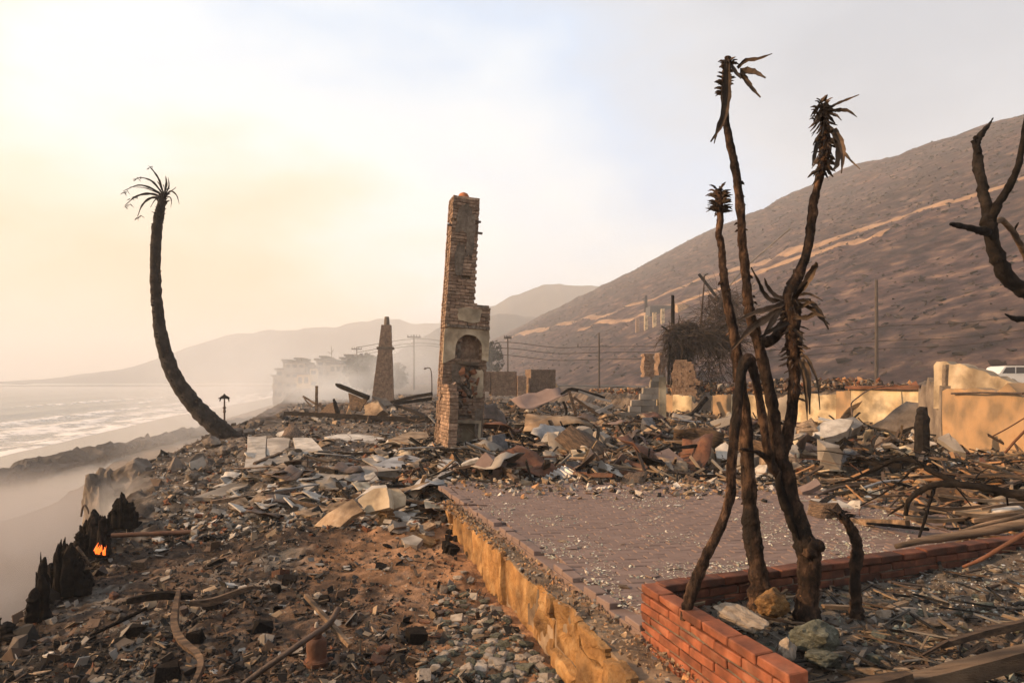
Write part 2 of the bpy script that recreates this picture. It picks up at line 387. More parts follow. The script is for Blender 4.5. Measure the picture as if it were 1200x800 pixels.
def hillz(x, y):
    dx, dy = np.asarray(x) - HB[0], np.asarray(y) - HB[1]
    t = dx * HD[0] + dy * HD[1]; u = dx * HN[0] + dy * HN[1]
    s = np.clip(u / 157.0, 0, 3)
    sh = np.where(s < 1, s ** 1.06 * (1 - .07 * s ** 5), .93 + .10 * (1 - np.exp(-(s - 1) * 2)) - .28 * (s - 1) ** 2)
    g = fbm(t * .012 + 3, u * .005, .5, 3)
    k = np.clip(s * 3, 0, 1) * np.clip(1.9 - abs(s - .55) * 1.7, .25, 1)
    rv = np.abs(fbm(t * .030 + 9 + .25 * fbm(x * .02, y * .02, 1, 2), u * .006, 2.5, 3))
    z = 86.5 * np.interp(t, HT, HF) * sh + k * (4.0 * g + 4.5 * (rv - .25) + 1.9 * fbm(x * .06, y * .06, 0, 4) + .5 * fbm(np.asarray(x) * .25, np.asarray(y) * .25, 0, 3))
    return np.where(u > 0, z, 0.0) + .75
def zones(x, y):
    d = x - np.interp(y, EY, EX); a = np.where(y > 3.0, x - wallx(y), 9)
    infront = (x > PC[0] - .1) & (y < kerby(x))
    return d, a, infront
def H(x, y, fine=True):
    x = np.asarray(x, float); y = np.asarray(y, float)
    d, a, bed = zones(x, y)
    # dirt left of the patio
    z = np.interp(y, [0, 4, 8, 12, 18, 30, 50, 90], [-.56, -.54, -.42, -.26, -.10, -.08, .15, .45])
    z = z - .42 * (1 - sstep(0, 3.2, d)) * np.interp(y, [0, 12, 20], [1, .8, .25])
    # rubble heaped behind the patio
    rub = sstep(-3.2, -.2, x + .08 * (y - 9)) * sstep(9.3, 10.6, y + .10 * x) * (1 - sstep(30, 45, y))
    z = z + rub * (.16 + .55 * np.clip(fbm(x * .5, y * .4, 2.0, 3) + .22, -.2, 1))
    # land right of the patio
    right = sstep(5.0, 6.4, x + .15 * (y - 6)) * (1 - sstep(9, 11, y)) * (1 - bed)
    z = np.where((a > 0) & (y < 10.4), -.09, z)
    z = np.maximum(z, np.where((a > 0) & (y < 11), right * (.16 + .12 * fbm(x * .8, y * .8, 4, 3)) - .12 * (1 - right), -9))
    # the raised bed
    zb = .10 + .05 * sstep(1.5, 4, x) + .05 * fbm(x * 1.3, y * 1.3, 1, 3)
    inbed = bed & (a > .12)
    z = np.where(inbed, np.maximum(zb, -9), z)
    z = np.where(bed & (a <= .12) & (a > -.02), np.minimum(z, -.3), z)
    # road level above the low walls
    s = sstep(.15, 1.0, x - np.interp(y, RY, RX)); z = z + s * (np.interp(y, [9, 26, 45, 90], [.95, .95, .8, .45]) - .1)
    # bluff and beach
    ed = np.interp(y, [0, 12, 30, 90], [-.4, -.35, -.2, -.2])
    drop = -4.25 + .027 * (x - np.interp(y, SY, SX)) * .6
    sx = np.interp(y, SY, SX)
    beach = -5.0 + .045 * np.clip(x - sx, -60, 24)
    cl = z + np.minimum(d, 0) * 1.25 + (.5 * fbm(x * .6, y * .6, 8, 3) + .45 * np.abs(fbm(x * 1.5, y * 1.5, 9, 4, .6))) * np.clip(-d, 0, 1)
    z = np.where(d < 0, np.maximum(cl, beach), z)
    z = np.where(y > 120, np.where(d > 0, .45, np.maximum(.45 + d * 1.2, beach)), z)
    if fine:
        land = np.clip(d + 1.5, 0, 1) * (1 - sstep(70, 110, y))
        pat = np.where((a > 0) & (y < 9.6) & ~bed, .15, 1.0)
        am = np.where(inbed, .45, np.where((y < 9) & (a < 0), .8, 1.0)) * pat * land
        amp = np.interp(y, [2, 8, 14, 30], [.7, 1.0, 1.3, 1.2])
        z = z + am * amp * (.10 * fbm(x * 1.1, y * 1.1, 0, 3) + .075 * fbm(x * 4.3, y * 4.3, 3, 4, .62) + .05 * np.abs(fbm(x * 13, y * 13, 5, 3, .65)))
        z = z + (1 - land) * np.clip((z + 4.2) * 2, 0, 1) * .16 * fbm(x * 4, y * 4, 3, 3, .6) * (d < 0)
        z = z + (1 - land) * (.06 * fbm(x * .5, y * .3, 5, 4)) * (d < 0)
    return z
def Hs(x, y): return float(H(np.array([x]), np.array([y]))[0])
def gpt(px, py, dz=0.0):
    """photo pixel -> the point where that line of sight meets the ground"""
    z = CAMZ - (py - HZ) * _GY / F; x = (px - 600) * _GY / F
    k = np.argmax(H(x, _GY) >= z); return Vector((x[k], _GY[k], Hs(x[k], _GY[k]) + dz))
_GY = np.geomspace(2.0, 120, 700)

def fan(ys, ss):
    w = np.where(ys > 1.5, ys, 1.5 + (1.5 - ys) * .8)
    X = ss[None, :] * w[:, None]; Y = np.repeat(ys[:, None], len(ss), 1); return X, Y
def gridfaces(nr, nc):
    i = np.arange(nr - 1)[:, None] * nc + np.arange(nc - 1)[None, :]
    return np.stack([i, i + 1, i + nc + 1, i + nc], -1).reshape(-1, 4)
ys = np.concatenate([np.linspace(-40, 1.4, 24), np.geomspace(1.5, 62, 560), np.geomspace(63, 6000, 70)])
ss = np.concatenate([np.linspace(-3.2, -.9, 60)[:-1], np.linspace(-.9, .85, 350), np.linspace(.85, 3.2, 50)[1:]])
GX, GY = fan(ys, ss); GZ = H(GX, GY)
gx, gy, gz = GX.ravel(), GY.ravel(), GZ.ravel()
d_, a_, bed_ = zones(gx, gy)
def lerp(c, c2, w): return c + (np.asarray(c2) - c) * w[:, None]
def ground_colour(x, y):
    d, a, bed = zones(x, y)
    n1 = fbm(x * .55, y * .55, 11, 4); n2 = fbm(x * 2.1, y * 2.1, 12, 4, .6); n3 = fbm(x * 7, y * 7, 13, 3, .65)
    c = np.tile(np.array([.060, .043, .033]), (len(x), 1))
    c = lerp(c, (.020, .017, .015), sstep(-.05, .3, n1 + .7 * n2 + .4 * n3))            # char
    c = lerp(c, (.150, .098, .066), sstep(.12, .45, -n1 + .7 * n3))           # bare earth
    c = lerp(c, (.185, .165, .140), sstep(.12, .42, n2 * .9 + n3 * .6 - .02) * .75)   # ash
    w = sstep(-2.3, -.25, a + .9 * n1 + .3 * n3) * (a < 0.02) * (y < 9.5) * (y > 3)
    c = lerp(c, (.46, .25, .13), w * .85)                                    # sandy earth along the wall
    c = lerp(c, (.17, .15, .125), ((a > 0) & bed).astype(float) * (.35 + .5 * np.clip(n2 + .4, 0, 1)))
    w = sstep(9.2, 10.5, y) * (d > 0) * (y < 60)
    c = lerp(c, (.165, .135, .108), w * np.clip(.45 + .8 * n2 + .5 * n3, 0, 1))
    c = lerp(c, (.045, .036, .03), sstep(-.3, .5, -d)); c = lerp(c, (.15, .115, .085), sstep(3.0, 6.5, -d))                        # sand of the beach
    wet = sstep(6, .5, x - np.interp(y, SY, SX)) * (d < -1)
    c = lerp(c, (.17, .135, .10), wet * .7)
    w = sstep(60, 90, y) * (d > 0); c = lerp(c, (.14, .11, .085), w)
    k = (1 + .5 * n3)[:, None]
    near = (d > -2) & (y < 60)
    return np.clip(c * k * np.where(near, np.interp(y, [8, 14], [.74, .85]), 1.0)[:, None], .006, .6)
M['ground'] = mat('scorched_earth', [(.70,.70,.70),(1,1,1),(1.3,1.3,1.3)], 11, .95, .9, 34, tint=True, rand=0, bdist=.03, spec=.15)
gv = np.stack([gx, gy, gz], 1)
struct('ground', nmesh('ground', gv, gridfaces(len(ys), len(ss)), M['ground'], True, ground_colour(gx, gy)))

# ------------------------------------------------------------------ sea with a foaming surf
ys = np.concatenate([np.linspace(-60, 20, 20), np.geomspace(21, 260, 260), np.geomspace(265, 9000, 40)])
ss = np.concatenate([np.linspace(-6.5, -1.3, 40)[:-1], np.linspace(-1.3, -.30, 230), np.linspace(-.30, .05, 40)[1:]])
X, Y = fan(ys, ss); x, y = X.ravel(), Y.ravel()
o = np.interp(y, SY, SX) - x                                   # metres out from the waterline
wob = 3.0 * fbm(x * .03, y * .02, 3, 3)
q = o + wob
z = -5.0 + .06 * fbm(x * .25, y * .12, 2, 3)
foam = np.zeros_like(x)
for oo, hgt, wd in ((2.0, .14, 1.4), (9.5, .35, 2.4), (19, .5, 3.0), (31, .6, 3.6), (47, .55, 4.5), (70, .5, 7), (105, .5, 9)):
    q2 = q + 1.8 * fbm(x * .05 + oo, y * .03, oo, 3)
    brk = np.clip(.35 + 1.3 * fbm(x * .02 + 2 * oo, y * .013, oo * 3, 2), 0, 1) if oo > 25 else 1.0
    z += hgt * np.exp(-((q2 - oo) / wd) ** 2)
    foam = np.maximum(foam, np.exp(-np.abs(q2 - oo + .9) / (wd * .8)) * brk * (1.0 if oo < 60 else .5))
wash = np.clip(1 - q / 34, 0, 1) * np.clip(.48 + 1.2 * fbm(x * .5, y * .25, 6, 4, .62), 0, 1)
foam = np.clip(np.maximum(foam * np.clip(.55 + 1.3 * fbm(x * 1.2, y * .6, 9, 3), .1, 1), wash), 0, 1)
foam *= (o > -4)
m = bpy.data.materials.new('sea_water'); m.use_nodes = True; t = m.node_tree; b = t.nodes['Principled BSDF']
at_ = N(t, 'ShaderNodeAttribute', attribute_name='tint')
n1 = N(t, 'ShaderNodeTexNoise'); n1.inputs['Scale'].default_value = 2.2; n1.inputs['Detail'].default_value = 8; n1.inputs['Roughness'].default_value = .7
co = N(t, 'ShaderNodeTexCoord'); t.links.new(co.outputs['Object'], n1.inputs['Vector'])
s1 = N(t, 'ShaderNodeMath', operation='MULTIPLY_ADD'); s1.inputs[1].default_value = 1.1; s1.inputs[2].default_value = -.55; t.links.new(n1.outputs[0], s1.inputs[0])
s2 = N(t, 'ShaderNodeMath', operation='ADD', use_clamp=True); t.links.new(at_.outputs['Fac'], s2.inputs[0]); t.links.new(s1.outputs[0], s2.inputs[1])
s3 = N(t, 'ShaderNodeMapRange'); s3.inputs[1].default_value = .28; s3.inputs[2].default_value = .62; t.links.new(s2.outputs[0], s3.inputs[0])
mx = N(t, 'ShaderNodeMix', data_type='RGBA'); mx.inputs[6].default_value = (.16, .145, .125, 1); mx.inputs[7].default_value = (.74, .70, .66, 1)
t.links.new(s3.outputs[0], mx.inputs[0]); t.links.new(mx.outputs[2], b.inputs['Base Color'])
r3 = N(t, 'ShaderNodeMapRange'); r3.inputs[3].default_value = .22; r3.inputs[4].default_value = .8; t.links.new(s3.outputs[0], r3.inputs[0]); t.links.new(r3.outputs[0], b.inputs['Roughness'])
n2 = N(t, 'ShaderNodeTexNoise'); n2.inputs['Scale'].default_value = 1.1; n2.inputs['Detail'].default_value = 7; t.links.new(co.outputs['Object'], n2.inputs['Vector'])
bp = N(t, 'ShaderNodeBump'); bp.inputs['Strength'].default_value = .7; bp.inputs['Distance'].default_value = .25; t.links.new(n2.outputs[0], bp.inputs['Height']); t.links.new(bp.outputs[0], b.inputs['Normal'])
struct('sea', nmesh('sea', np.stack([x, y, z], 1), gridfaces(len(ys), len(ss)), m, True, np.repeat(foam[:, None], 3, 1)))

# ------------------------------------------------------------------ hills
M['hill'] = mat('burnt_hillside', [(.013,.009,.013),(.040,.026,.031),(.076,.049,.047),(.17,.112,.084)], .60, .95, 1.0, 2.0, rand=0, bdist=.35, detail=12, contrast=(.38,.66), soot=.4, sootscale=.05, stretch=(.45, .45, 1.3), spec=.1)
M['farhill'] = mat('far_hillside', [(.035,.036,.038),(.06,.058,.058),(.09,.082,.076)], .02, .95, .6, .06, rand=0, bdist=3, detail=10, spec=.1)
ts = np.concatenate([np.linspace(-300, -40, 40), np.linspace(-37, 330, 360), np.linspace(333, 1000, 200)]); us = np.concatenate([np.linspace(-1, 175, 200), np.linspace(178, 330, 40)])
TT, UU = np.meshgrid(ts, us, indexing='ij')
x = HB[0] + TT * HD[0] + UU * HN[0]; y = HB[1] + TT * HD[1] + UU * HN[1]
z = hillz(x, y) - np.where(UU < 0, 1.2, 0)
struct('hill', nmesh('hill', np.stack([x.ravel(), y.ravel(), z.ravel()], 1), gridfaces(len(ts), len(us))[:, ::-1], M['hill'], True))
def hill_hit(px, py):
    Y = np.geomspace(42, 900, 4000); xx = (px - 600) * Y / F; zz = CAMZ - (py - HZ) * Y / F
    k = np.argmax(hillz(xx, Y) >= zz); return Vector((xx[k], Y[k], float(hillz(xx[k], Y[k]))))
def ridge(name, sil, Yc, dep, seed):
    px = np.linspace(sil[0][0], sil[-1][0], 150); py = np.interp(px, [s[0] for s in sil], [s[1] for s in sil])
    rows = 46; V = []
    for i, k in enumerate(np.linspace(-1, .6, rows)):
        Yr = Yc + dep * k; X = (px - 600) * Yc / F * (1 + .0 * k)
        top = (HZ - py) * Yc / F + CAMZ + Yc * .004 * fbm(px * .06, seed, 1, 3)
        h = top * (1 - abs(k) ** 1.25 if k < 0 else 1 - (k / .6) ** 1.5)
        h = h + (1 - abs(k)) * np.clip(-k * 4, 0, 1) * Yc * .012 * fbm(X * 9 / Yc + seed, k * 1.6, 2, 4)
        V.append(np.stack([X, np.full_like(X, Yr) + .0 * X, h - 1], 1))
    struct(name, nmesh(name, np.concatenate(V), gridfaces(rows, 150), M['farhill'], True))
ridge('mid_hill', [(430,446),(455,421),(480,402),(511,385),(545,374),(585,366),(620,369),(660,378),(720,400),(800,430)], 600, 180, 1.0)
ridge('blue_hill', [(500,420),(540,382),(570,360),(600,346),(635,334),(660,331),(700,333),(750,345),(820,370),(900,400)], 800, 200, 2.0)
ridge('far_hill', [(60,447),(110,441),(150,434),(190,423),(222,412),(250,397),(275,391),(310,388),(350,384),(390,382),(420,377),(445,371),(470,374),(495,380),(520,377),(560,382),(700,420)], 1200, 280, 3.0)
M['roaddirt'] = mat('graded_dirt', [(.10,.06,.042),(.22,.138,.084),(.31,.205,.13)], .25, .95, .7, 1.2, rand=0, bdist=.2)
def bench(name, P, wid):
    pts = [hill_hit(*p) for p in P]; mb = []; n = 0
    Q = catmull([(*p, 1) for p in pts], 16); rows = []
    for i, q in enumerate(Q):
        wv = wid * max(.3, .72 + .4 * mn.noise(Vector((i * .13, 3, wid)))); row = []
        for j, k in enumerate(np.linspace(-1, 1, 5)):
            xx, yy = q[0] + HN[0] * wv * k, q[1] + HN[1] * wv * k
            row.append((xx, yy, float(hillz(xx, yy)) + (.02 if abs(k) == 1 else .28 - .12 * k) * (1 if abs(k) < 1 else -10)))
        rows.append(row)
    struct(name, nmesh(name, np.array(rows).reshape(-1, 3), gridfaces(len(Q), 5)[:, ::-1], M['roaddirt'], True))
bench('hill_road', [(596,397),(640,386),(690,371),(740,357),(790,340),(830,326),(880,311),(930,294),(1000,272),(1060,254),(1130,232),(1199,209),(1290,181)], 3.0)
bench('hill_track', [(680,386),(720,377),(752,368),(790,358),(822,346),(850,336),(880,322),(960,296),(1040,272)], 1.9)
T['lowchunk'] = [hull([(tr.uniform(-.5,.5), tr.uniform(-.5,.5), tr.uniform(-.3,.5)) for _ in range(8)]) for _ in range(6)]
# burnt scrub: nobody could count it
def place_many(name, kinds, n, x, y, z, size, cols, m, flat=0.35, jit=.15, sq=(1, 1, 1), lean=None):
    """n small pieces at x,y,z merged into one mesh (real geometry)"""
    VV, FF, TT_ = [], [], []; off = 0
    pick = rs.randint(0, len(kinds), n); cols = np.asarray(cols)
    ci = rs.randint(0, len(cols), n)
    for k in range(len(kinds)):
        idx = np.nonzero(pick == k)[0]
        if not len(idx): continue
        v, f = kinds[k]; c = len(idx)
        a, bb, g = rs.rand(c) * 6.283, (rs.randn(c)) * flat, (rs.randn(c)) * flat
        ca, sa, cb, sb, cg, sg = np.cos(a), np.sin(a), np.cos(bb), np.sin(bb), np.cos(g), np.sin(g)
        Rm = np.stack([np.stack([ca*cb, ca*sb*sg - sa*cg, ca*sb*cg + sa*sg], 1), np.stack([sa*cb, sa*sb*sg + ca*cg, sa*sb*cg - ca*sg], 1), np.stack([-sb, cb*sg, cb*cg], 1)], 1)
        sc = size[idx][:, None] * np.array(sq) * (1 + jit * rs.randn(c, 3))
        w = np.einsum('nij,nvj->nvi', Rm, v[None] * sc[:, None, :]) + np.stack([x[idx], y[idx], z[idx]], 1)[:, None, :]
        VV.append(w.reshape(-1, 3)); FF.append((f[None] + (np.arange(c) * len(v))[:, None, None] + off).reshape(-1, 3)); off += c * len(v)
        tt = cols[ci[idx]] * (1 + .22 * rs.randn(c, 1)).clip(.4, 1.7); TT_.append(np.repeat(tt, len(v), 0))
    return tag(ob(name, nmesh(name, np.concatenate(VV), np.concatenate(FF), m, False, np.concatenate(TT_).clip(.005, .8))), kind='stuff')
n = 24000
t_ = rs.rand(n) ** 1.5 * 480 - 30; u_ = rs.rand(n) * 168 + 3
x = HB[0] + t_ * HD[0] + u_ * HN[0]; y = HB[1] + t_ * HD[1] + u_ * HN[1]
keep = fbm(x * .03, y * .03, 7, 3) > -.18; x, y = x[keep], y[keep]
o = place_many('scrub', T['lowchunk'], len(x), x, y, hillz(x, y), (.3 + .75 * rs.rand(len(x)) ** 2) , [(.02,.015,.015),(.035,.025,.022),(.05,.035,.03),(.03,.023,.022)], M['mass'], .3, .25, (1.2, 1.2, .6))
tag(o, 'burnt low scrub dotted over the bare hillside', 'scrub')

# ------------------------------------------------------------------ haze
def haze_box(name, lo, hi, dens, col, anis):
    mb = MB().box(lo[0], hi[0], lo[1], hi[1], lo[2], hi[2])
    m = bpy.data.materials.new(name); m.use_nodes = True; t = m.node_tree; t.nodes.clear()
    o_ = N(t, 'ShaderNodeOutputMaterial'); v = N(t, 'ShaderNodeVolumePrincipled')
    v.inputs['Color'].default_value = (*col, 1); v.inputs['Density'].default_value = dens; v.inputs['Anisotropy'].default_value = anis
    t.links.new(v.outputs[0], o_.inputs['Volume'])
    return tag(ob(name, mb.build(name, m)), kind='stuff')
haze_box('haze', (-2600, -250, -9), (2600, 2000, 130), .00115, (.87, .92, .97), .0)

def smoke(name, label, c, size, dens, col, scale, seed, lo=.42, hi=.75, rz=0.0):
    """a bank of smoke: noise broken density that thins out towards the rim of its ellipsoid"""
    m = bpy.data.materials.new(name); m.use_nodes = True; t = m.node_tree; t.nodes.clear(); L = t.links.new
    o_ = N(t, 'ShaderNodeOutputMaterial'); v = N(t, 'ShaderNodeVolumePrincipled'); v.inputs['Color'].default_value = (*col, 1); v.inputs['Anisotropy'].default_value = .1
    co = N(t, 'ShaderNodeTexCoord'); ln = N(t, 'ShaderNodeVectorMath', operation='LENGTH'); L(co.outputs['Object'], ln.inputs[0])
    f1 = N(t, 'ShaderNodeMapRange', interpolation_type='SMOOTHSTEP'); f1.inputs[1].default_value = 1.0; f1.inputs[2].default_value = .15; L(ln.outputs['Value'], f1.inputs[0])
    mp = N(t, 'ShaderNodeMapping'); mp.inputs['Scale'].default_value = tuple(q * scale for q in size); mp.inputs['Location'].default_value = (seed, seed * 2, 0); L(co.outputs['Object'], mp.inputs[0])
    n = N(t, 'ShaderNodeTexNoise'); n.inputs['Scale'].default_value = 1.0; n.inputs['Detail'].default_value = 3.5; n.inputs['Roughness'].default_value = .58; n.inputs['Distortion'].default_value = .6; L(mp.outputs[0], n.inputs['Vector'])
    f2 = N(t, 'ShaderNodeMapRange'); f2.inputs[1].default_value = lo; f2.inputs[2].default_value = hi; L(n.outputs[0], f2.inputs[0])
    a = N(t, 'ShaderNodeMath', operation='MULTIPLY'); L(f1.outputs[0], a.inputs[0]); L(f2.outputs[0], a.inputs[1])
    b_ = N(t, 'ShaderNodeMath', operation='MULTIPLY'); b_.inputs[1].default_value = dens; L(a.outputs[0], b_.inputs[0]); L(b_.outputs[0], v.inputs['Density']); L(v.outputs[0], o_.inputs['Volume'])
    bm = bmesh.new(); bmesh.ops.create_icosphere(bm, subdivisions=2, radius=1.0); me = bpy.data.meshes.new(name); bm.to_mesh(me); bm.free(); me.materials.append(m)
    return tag(ob(name, me, None, c, (0, 0, rz), size), label, 'smoke', None, 'stuff')
smoke('smoke', 'grey smoke drifting low over the beach beside the bluff', (-14.5, 16.5, -3.2), (9.5, 11, 2.7), .75, (.60, .59, .60), .26, 3.0, .40, .70, .3)
smoke('smoke', 'pale smoke over the beach in front of the low rock bank', (-27, 44, -3.6), (16, 20, 2.6), .03, (.86, .82, .79), .13, 5.0, .42, .70, .3)
smoke('smoke', 'bright creamy smoke rising by the far houses', (-27, 74, 2.0), (16, 26, 7.5), .05, (.88, .94, 1.0), .10, 7.0, .42, .66, .3)
smoke('smoke', 'thin smoke drifting round the tapering chimney', (-9, 60, 3.0), (10, 14, 6.0), .11, (.88, .94, 1.0), .14, 9.0, .42, .68)
smoke('smoke', 'small white wisp of smoke among the boulders on the bluff', (-6.95, 12.6, -.85), (1.0, .8, .7), 2.6, (.97, .96, .95), 1.3, 11.0, .36, .68)
smoke('smoke', 'bright plume of smoke rising behind the foot of the leaning palm', (-14.5, 33, -.6), (5.5, 6, 3.6), .20, (.92, .95, 1.0), .22, 13.0, .40, .68)
smoke('smoke', 'low white smoke rolling between the charred beams and the far houses', (-13.5, 46, 1.0), (9, 8, 3.4), .26, (.88, .94, 1.0), .24, 17.0, .42, .68)
# wet sand along the waterline
M['wetsand'] = mat('wet_sand', [(.10,.078,.058),(.14,.11,.082),(.17,.135,.10)], .6, .22, .25, 2.0, rand=0, bdist=.04, spec=.6)
yy = np.geomspace(18, 320, 90); uu = np.linspace(-2, 12, 9); V = []
for q in yy:
    for u in uu:
        x = np.interp(q, SY, SX) + u + 1.2 * fbm(q * .08, 1.0, 3, 2) * (u > 10); V.append((float(x), float(q), -5.0 + .045 * float(u) + (.10 if u < 11 else -.03)))
struct('wet_sand', nmesh('wet_sand', np.array(V), gridfaces(90, 9), M['wetsand'], True))
# ------------------------------------------------------------------ brickwork
def g_brick(r, l, w, h, j=.003):
    """bevel-edged brick, origin at its centre; l along x, w along y, h along z"""
    bm = bmesh.new(); bmesh.ops.create_cube(bm, size=1)
    for v in bm.verts: v.co = Vector((v.co.x * l, v.co.y * w, v.co.z * h)) + Vector(((r.random()-.5)*j, (r.random()-.5)*j, (r.random()-.5)*j))
    bmesh.ops.bevel(bm, geom=bm.edges, offset=.005, segments=1, affect='EDGES')
    bmesh.ops.triangulate(bm, faces=bm.faces)
    bm.verts.index_update(); v = np.array([tuple(q.co) for q in bm.verts]); f = np.array([tuple(q.index for q in g.verts) for g in bm.faces]); bm.free(); return v, f
class Bricks:
    """lays bricks; the first `cap` (largest in view first) become parts, the rest one joined part"""
    def __init__(s, parent, m, dims, cap=290, var=6, seed=1, jit=.004, joined='brickwork'):
        s.p, s.m, s.d, s.cap, s.j, s.joined = parent, m, dims, cap, jit, joined; r = random.Random(seed); s.r = r
        s.t = [g_brick(r, *dims, j=.010) for _ in range(var)]; s.me = [nmesh('brick', v, f, m) for v, f in s.t]; s.L = []
    def lay(s, x, y, z, rz=0.0, sx=1.0, pri=0.0, out=0.0, tilt=0.0):
        s.L.append((pri + s.r.random() * 1e-3, x, y, z, rz, sx, out, tilt))
    def done(s):
        s.L.sort(key=lambda q: -q[0]); V, Fc, off = [], [], 0; r = s.r
        for i, (pri, x, y, z, rz, sx, out_, tilt) in enumerate(s.L):
            k = r.randrange(len(s.t)); jx, jy, jz = [(r.random() - .5) * s.j for _ in range(3)]; a = rz + (r.random() - .5) * .02
            if i < s.cap:
                ob('brick', s.me[k], s.p, (x + jx, y + jy, z + jz * .5), (tilt, 0, a), (sx, 1, 1))
            else:
                v, f = s.t[k]; c, n = math.cos(a), math.sin(a); w = v * np.array([sx, 1, 1])
                V.append(np.stack([w[:, 0]*c - w[:, 1]*n + x + jx, w[:, 0]*n + w[:, 1]*c + y + jy, w[:, 2] + z + jz*.5], 1)); Fc.append(f + off); off += len(v)
        if V: tag(ob(s.joined, nmesh(s.joined, np.concatenate(V), np.concatenate(Fc), s.m), s.p), kind='stuff')

# ------------------------------------------------------------------ patio
ex = np.array([.972, .235]); ex /= np.linalg.norm(ex); ey = np.array([-ex[1], ex[0]])
poly = [tuple(PC + (P0 - PC) * .0), tuple(P0 * 1.0), (-0.86, 10.2), (3.2, 9.9), (6.2, 8.6), (6.6, 6.42), tuple(KE)]
def inpoly(x, y, P, m=0.0):
    c = False; n = len(P); j = n - 1
    for i in range(n):
        xi, yi = P[i]; xj, yj = P[j]
        if (yi > y) != (yj > y) and x < (xj - xi) * (y - yi) / (yj - yi) + xi: c = not c
        j = i
    return c
mb = MB(); nb = len(poly)
mb.add([(x, y, -.028) for x, y in poly] + [(x, y, -.30) for x, y in poly], [tuple(reversed(range(nb)))] + [(i, (i+1) % nb, nb + (i+1) % nb, nb + i) for i in range(nb)])
patio = struct('patio', mb.build('patio', M['brickfloor']))
B = Bricks(patio, M['brickfloor'], (.2005, .0985, .06), cap=290, seed=3, jit=.003, joined='brick_paving')
ed = (P0 - PC) / np.linalg.norm(P0 - PC); en = np.array([-ed[1], ed[0]])    # along the edge, outwards (left)
for j in range(-40, 90):
    for i in range(-12, 45):
        u = (i + (.5 if j % 2 else 0)) * .203; v = j * .101; x, y = PC + ex * u + ey * v
        dl = (PC - np.array([x, y])) @ en * -1
        cut = dl > -.155
        if cut:
            x, y = np.array([x, y]) + ex * .051; dl = (PC - np.array([x, y])) @ en * -1
            if dl > -.135: continue
        if not inpoly(x, y, poly): continue
        if y < kerby(x) + .16: continue
        B.lay(x, y, -.030 + .004 * mn.noise(Vector((x * 1.3, y * 1.3, 0))), math.atan2(ex[1], ex[0]), .49 if cut else 1, -y)
n = int(np.linalg.norm(P0 - PC) / .1035)
for i in range(1, n // 2 + 6):                                                  # the stretcher row along the left edge
    p = PC + ed * (i * .207 + .008 * rnd.random()) - en * (.052 + .012 * rnd.random())
    if i in (9, 15, 21) or rnd.random() < .08: continue
    B.lay(p[0], p[1], -.024 + .010 * rnd.random(), math.atan2(ed[1], ed[0]) + rnd.gauss(0, .02), 1, -p[1] + 3)
B.done()

# ------------------------------------------------------------------ the ochre stone wall that carries the patio edge
L0, L1 = -2.3, float(np.linalg.norm(P0 - PC)) + .15
garden = thing('retaining_wall', 'low ochre stone retaining wall holding up the left edge of the brick patio', 'wall', (PC[0], PC[1], 0))
def wl(s, o, z):
    k = float(np.interp(s, [-2.3, 0, 1.8, 4.8], [.30, .235, .165, .03])); p = ed * s + en * (k * min(o, .25) / .25 + max(0, o - .25)); return (p[0], p[1], z)
def wtop(s): return -.045 - .05 * max(0, mn.noise(Vector((s * 3.3, 7, 0)))) + .02 * math.sin(s * 3.1) + .02 * mn.noise(Vector((s * 2, 0, 0)))
mb = MB(); k = 50; g0 = None
for i in range(k + 1):
    s = L0 + (L1 - L0) * i / k; zt = wtop(s) - .035 + .02 * mn.noise(Vector((s * 5, 4, 0)))
    mb.v += [wl(s, .255, -1.0), wl(s, .255, zt), wl(s, .15, zt + .012 * mn.noise(Vector((s*7, 1, 0)))), wl(s, .0, zt - .01), wl(s, .0, -1.0)]
    if i:
        b = (i - 1) * 5
        for q in range(5): mb.f.append((b + q, b + (q+1) % 5, b + 5 + (q+1) % 5, b + 5 + q)); mb.mi.append(0)
mb.f += [(4, 3, 2, 1, 0), tuple(k*5 + q for q in range(5))]; mb.mi += [0, 0]
ob('rubble_core', mb.build('rubble_core', M['tan']), garden)
def face_stone(pts, o0, dep, m):
    """pts: outline in (s, z); pillow stone standing dep proud of o0"""
    Q = []
    for i in range(len(pts)):
        p, q = np.array(pts[i]), np.array(pts[(i+1) % len(pts)])
        for k in range(3): Q.append(p + (q - p) * k / 3 + (np.array([rnd.random() - .5, rnd.random() - .5]) * .018 if k else 0))
    n = len(Q); c = np.mean(Q, 0); V = []; KK = ((1.0, 0), (.965, .75), (.88, 1.0), (.72, 1.0), (.5, 1.0), (.25, 1.0)); sd = rnd.random() * 50; f = []
    for kk, w in KK:
        for p in Q:
            q = c + (p - c) * kk; dz = w * (.040 * mn.noise(Vector((q[0]*4.5, q[1]*4.5, sd))) + .020 * mn.noise(Vector((q[0]*13, q[1]*13, sd))) + .010 * mn.noise(Vector((q[0]*31, q[1]*31, sd))))
            V.append(wl(q[0], o0 + dep * w + dz, q[1]))
    V.append(wl(c[0], o0 + dep + .02 * mn.noise(Vector((c[0]*4.5, c[1]*4.5, sd))), c[1])); L = len(KK)
    for r_ in range(L - 1):
        for i in range(n): f.append((r_*n + i, r_*n + (i+1) % n, (r_+1)*n + (i+1) % n, (r_+1)*n + i))
    for i in range(n): f.append(((L-1)*n + i, (L-1)*n + (i+1) % n, L*n))
    ob('stone', mesh('stone', V, f, m), garden)
s = L0; row = 0
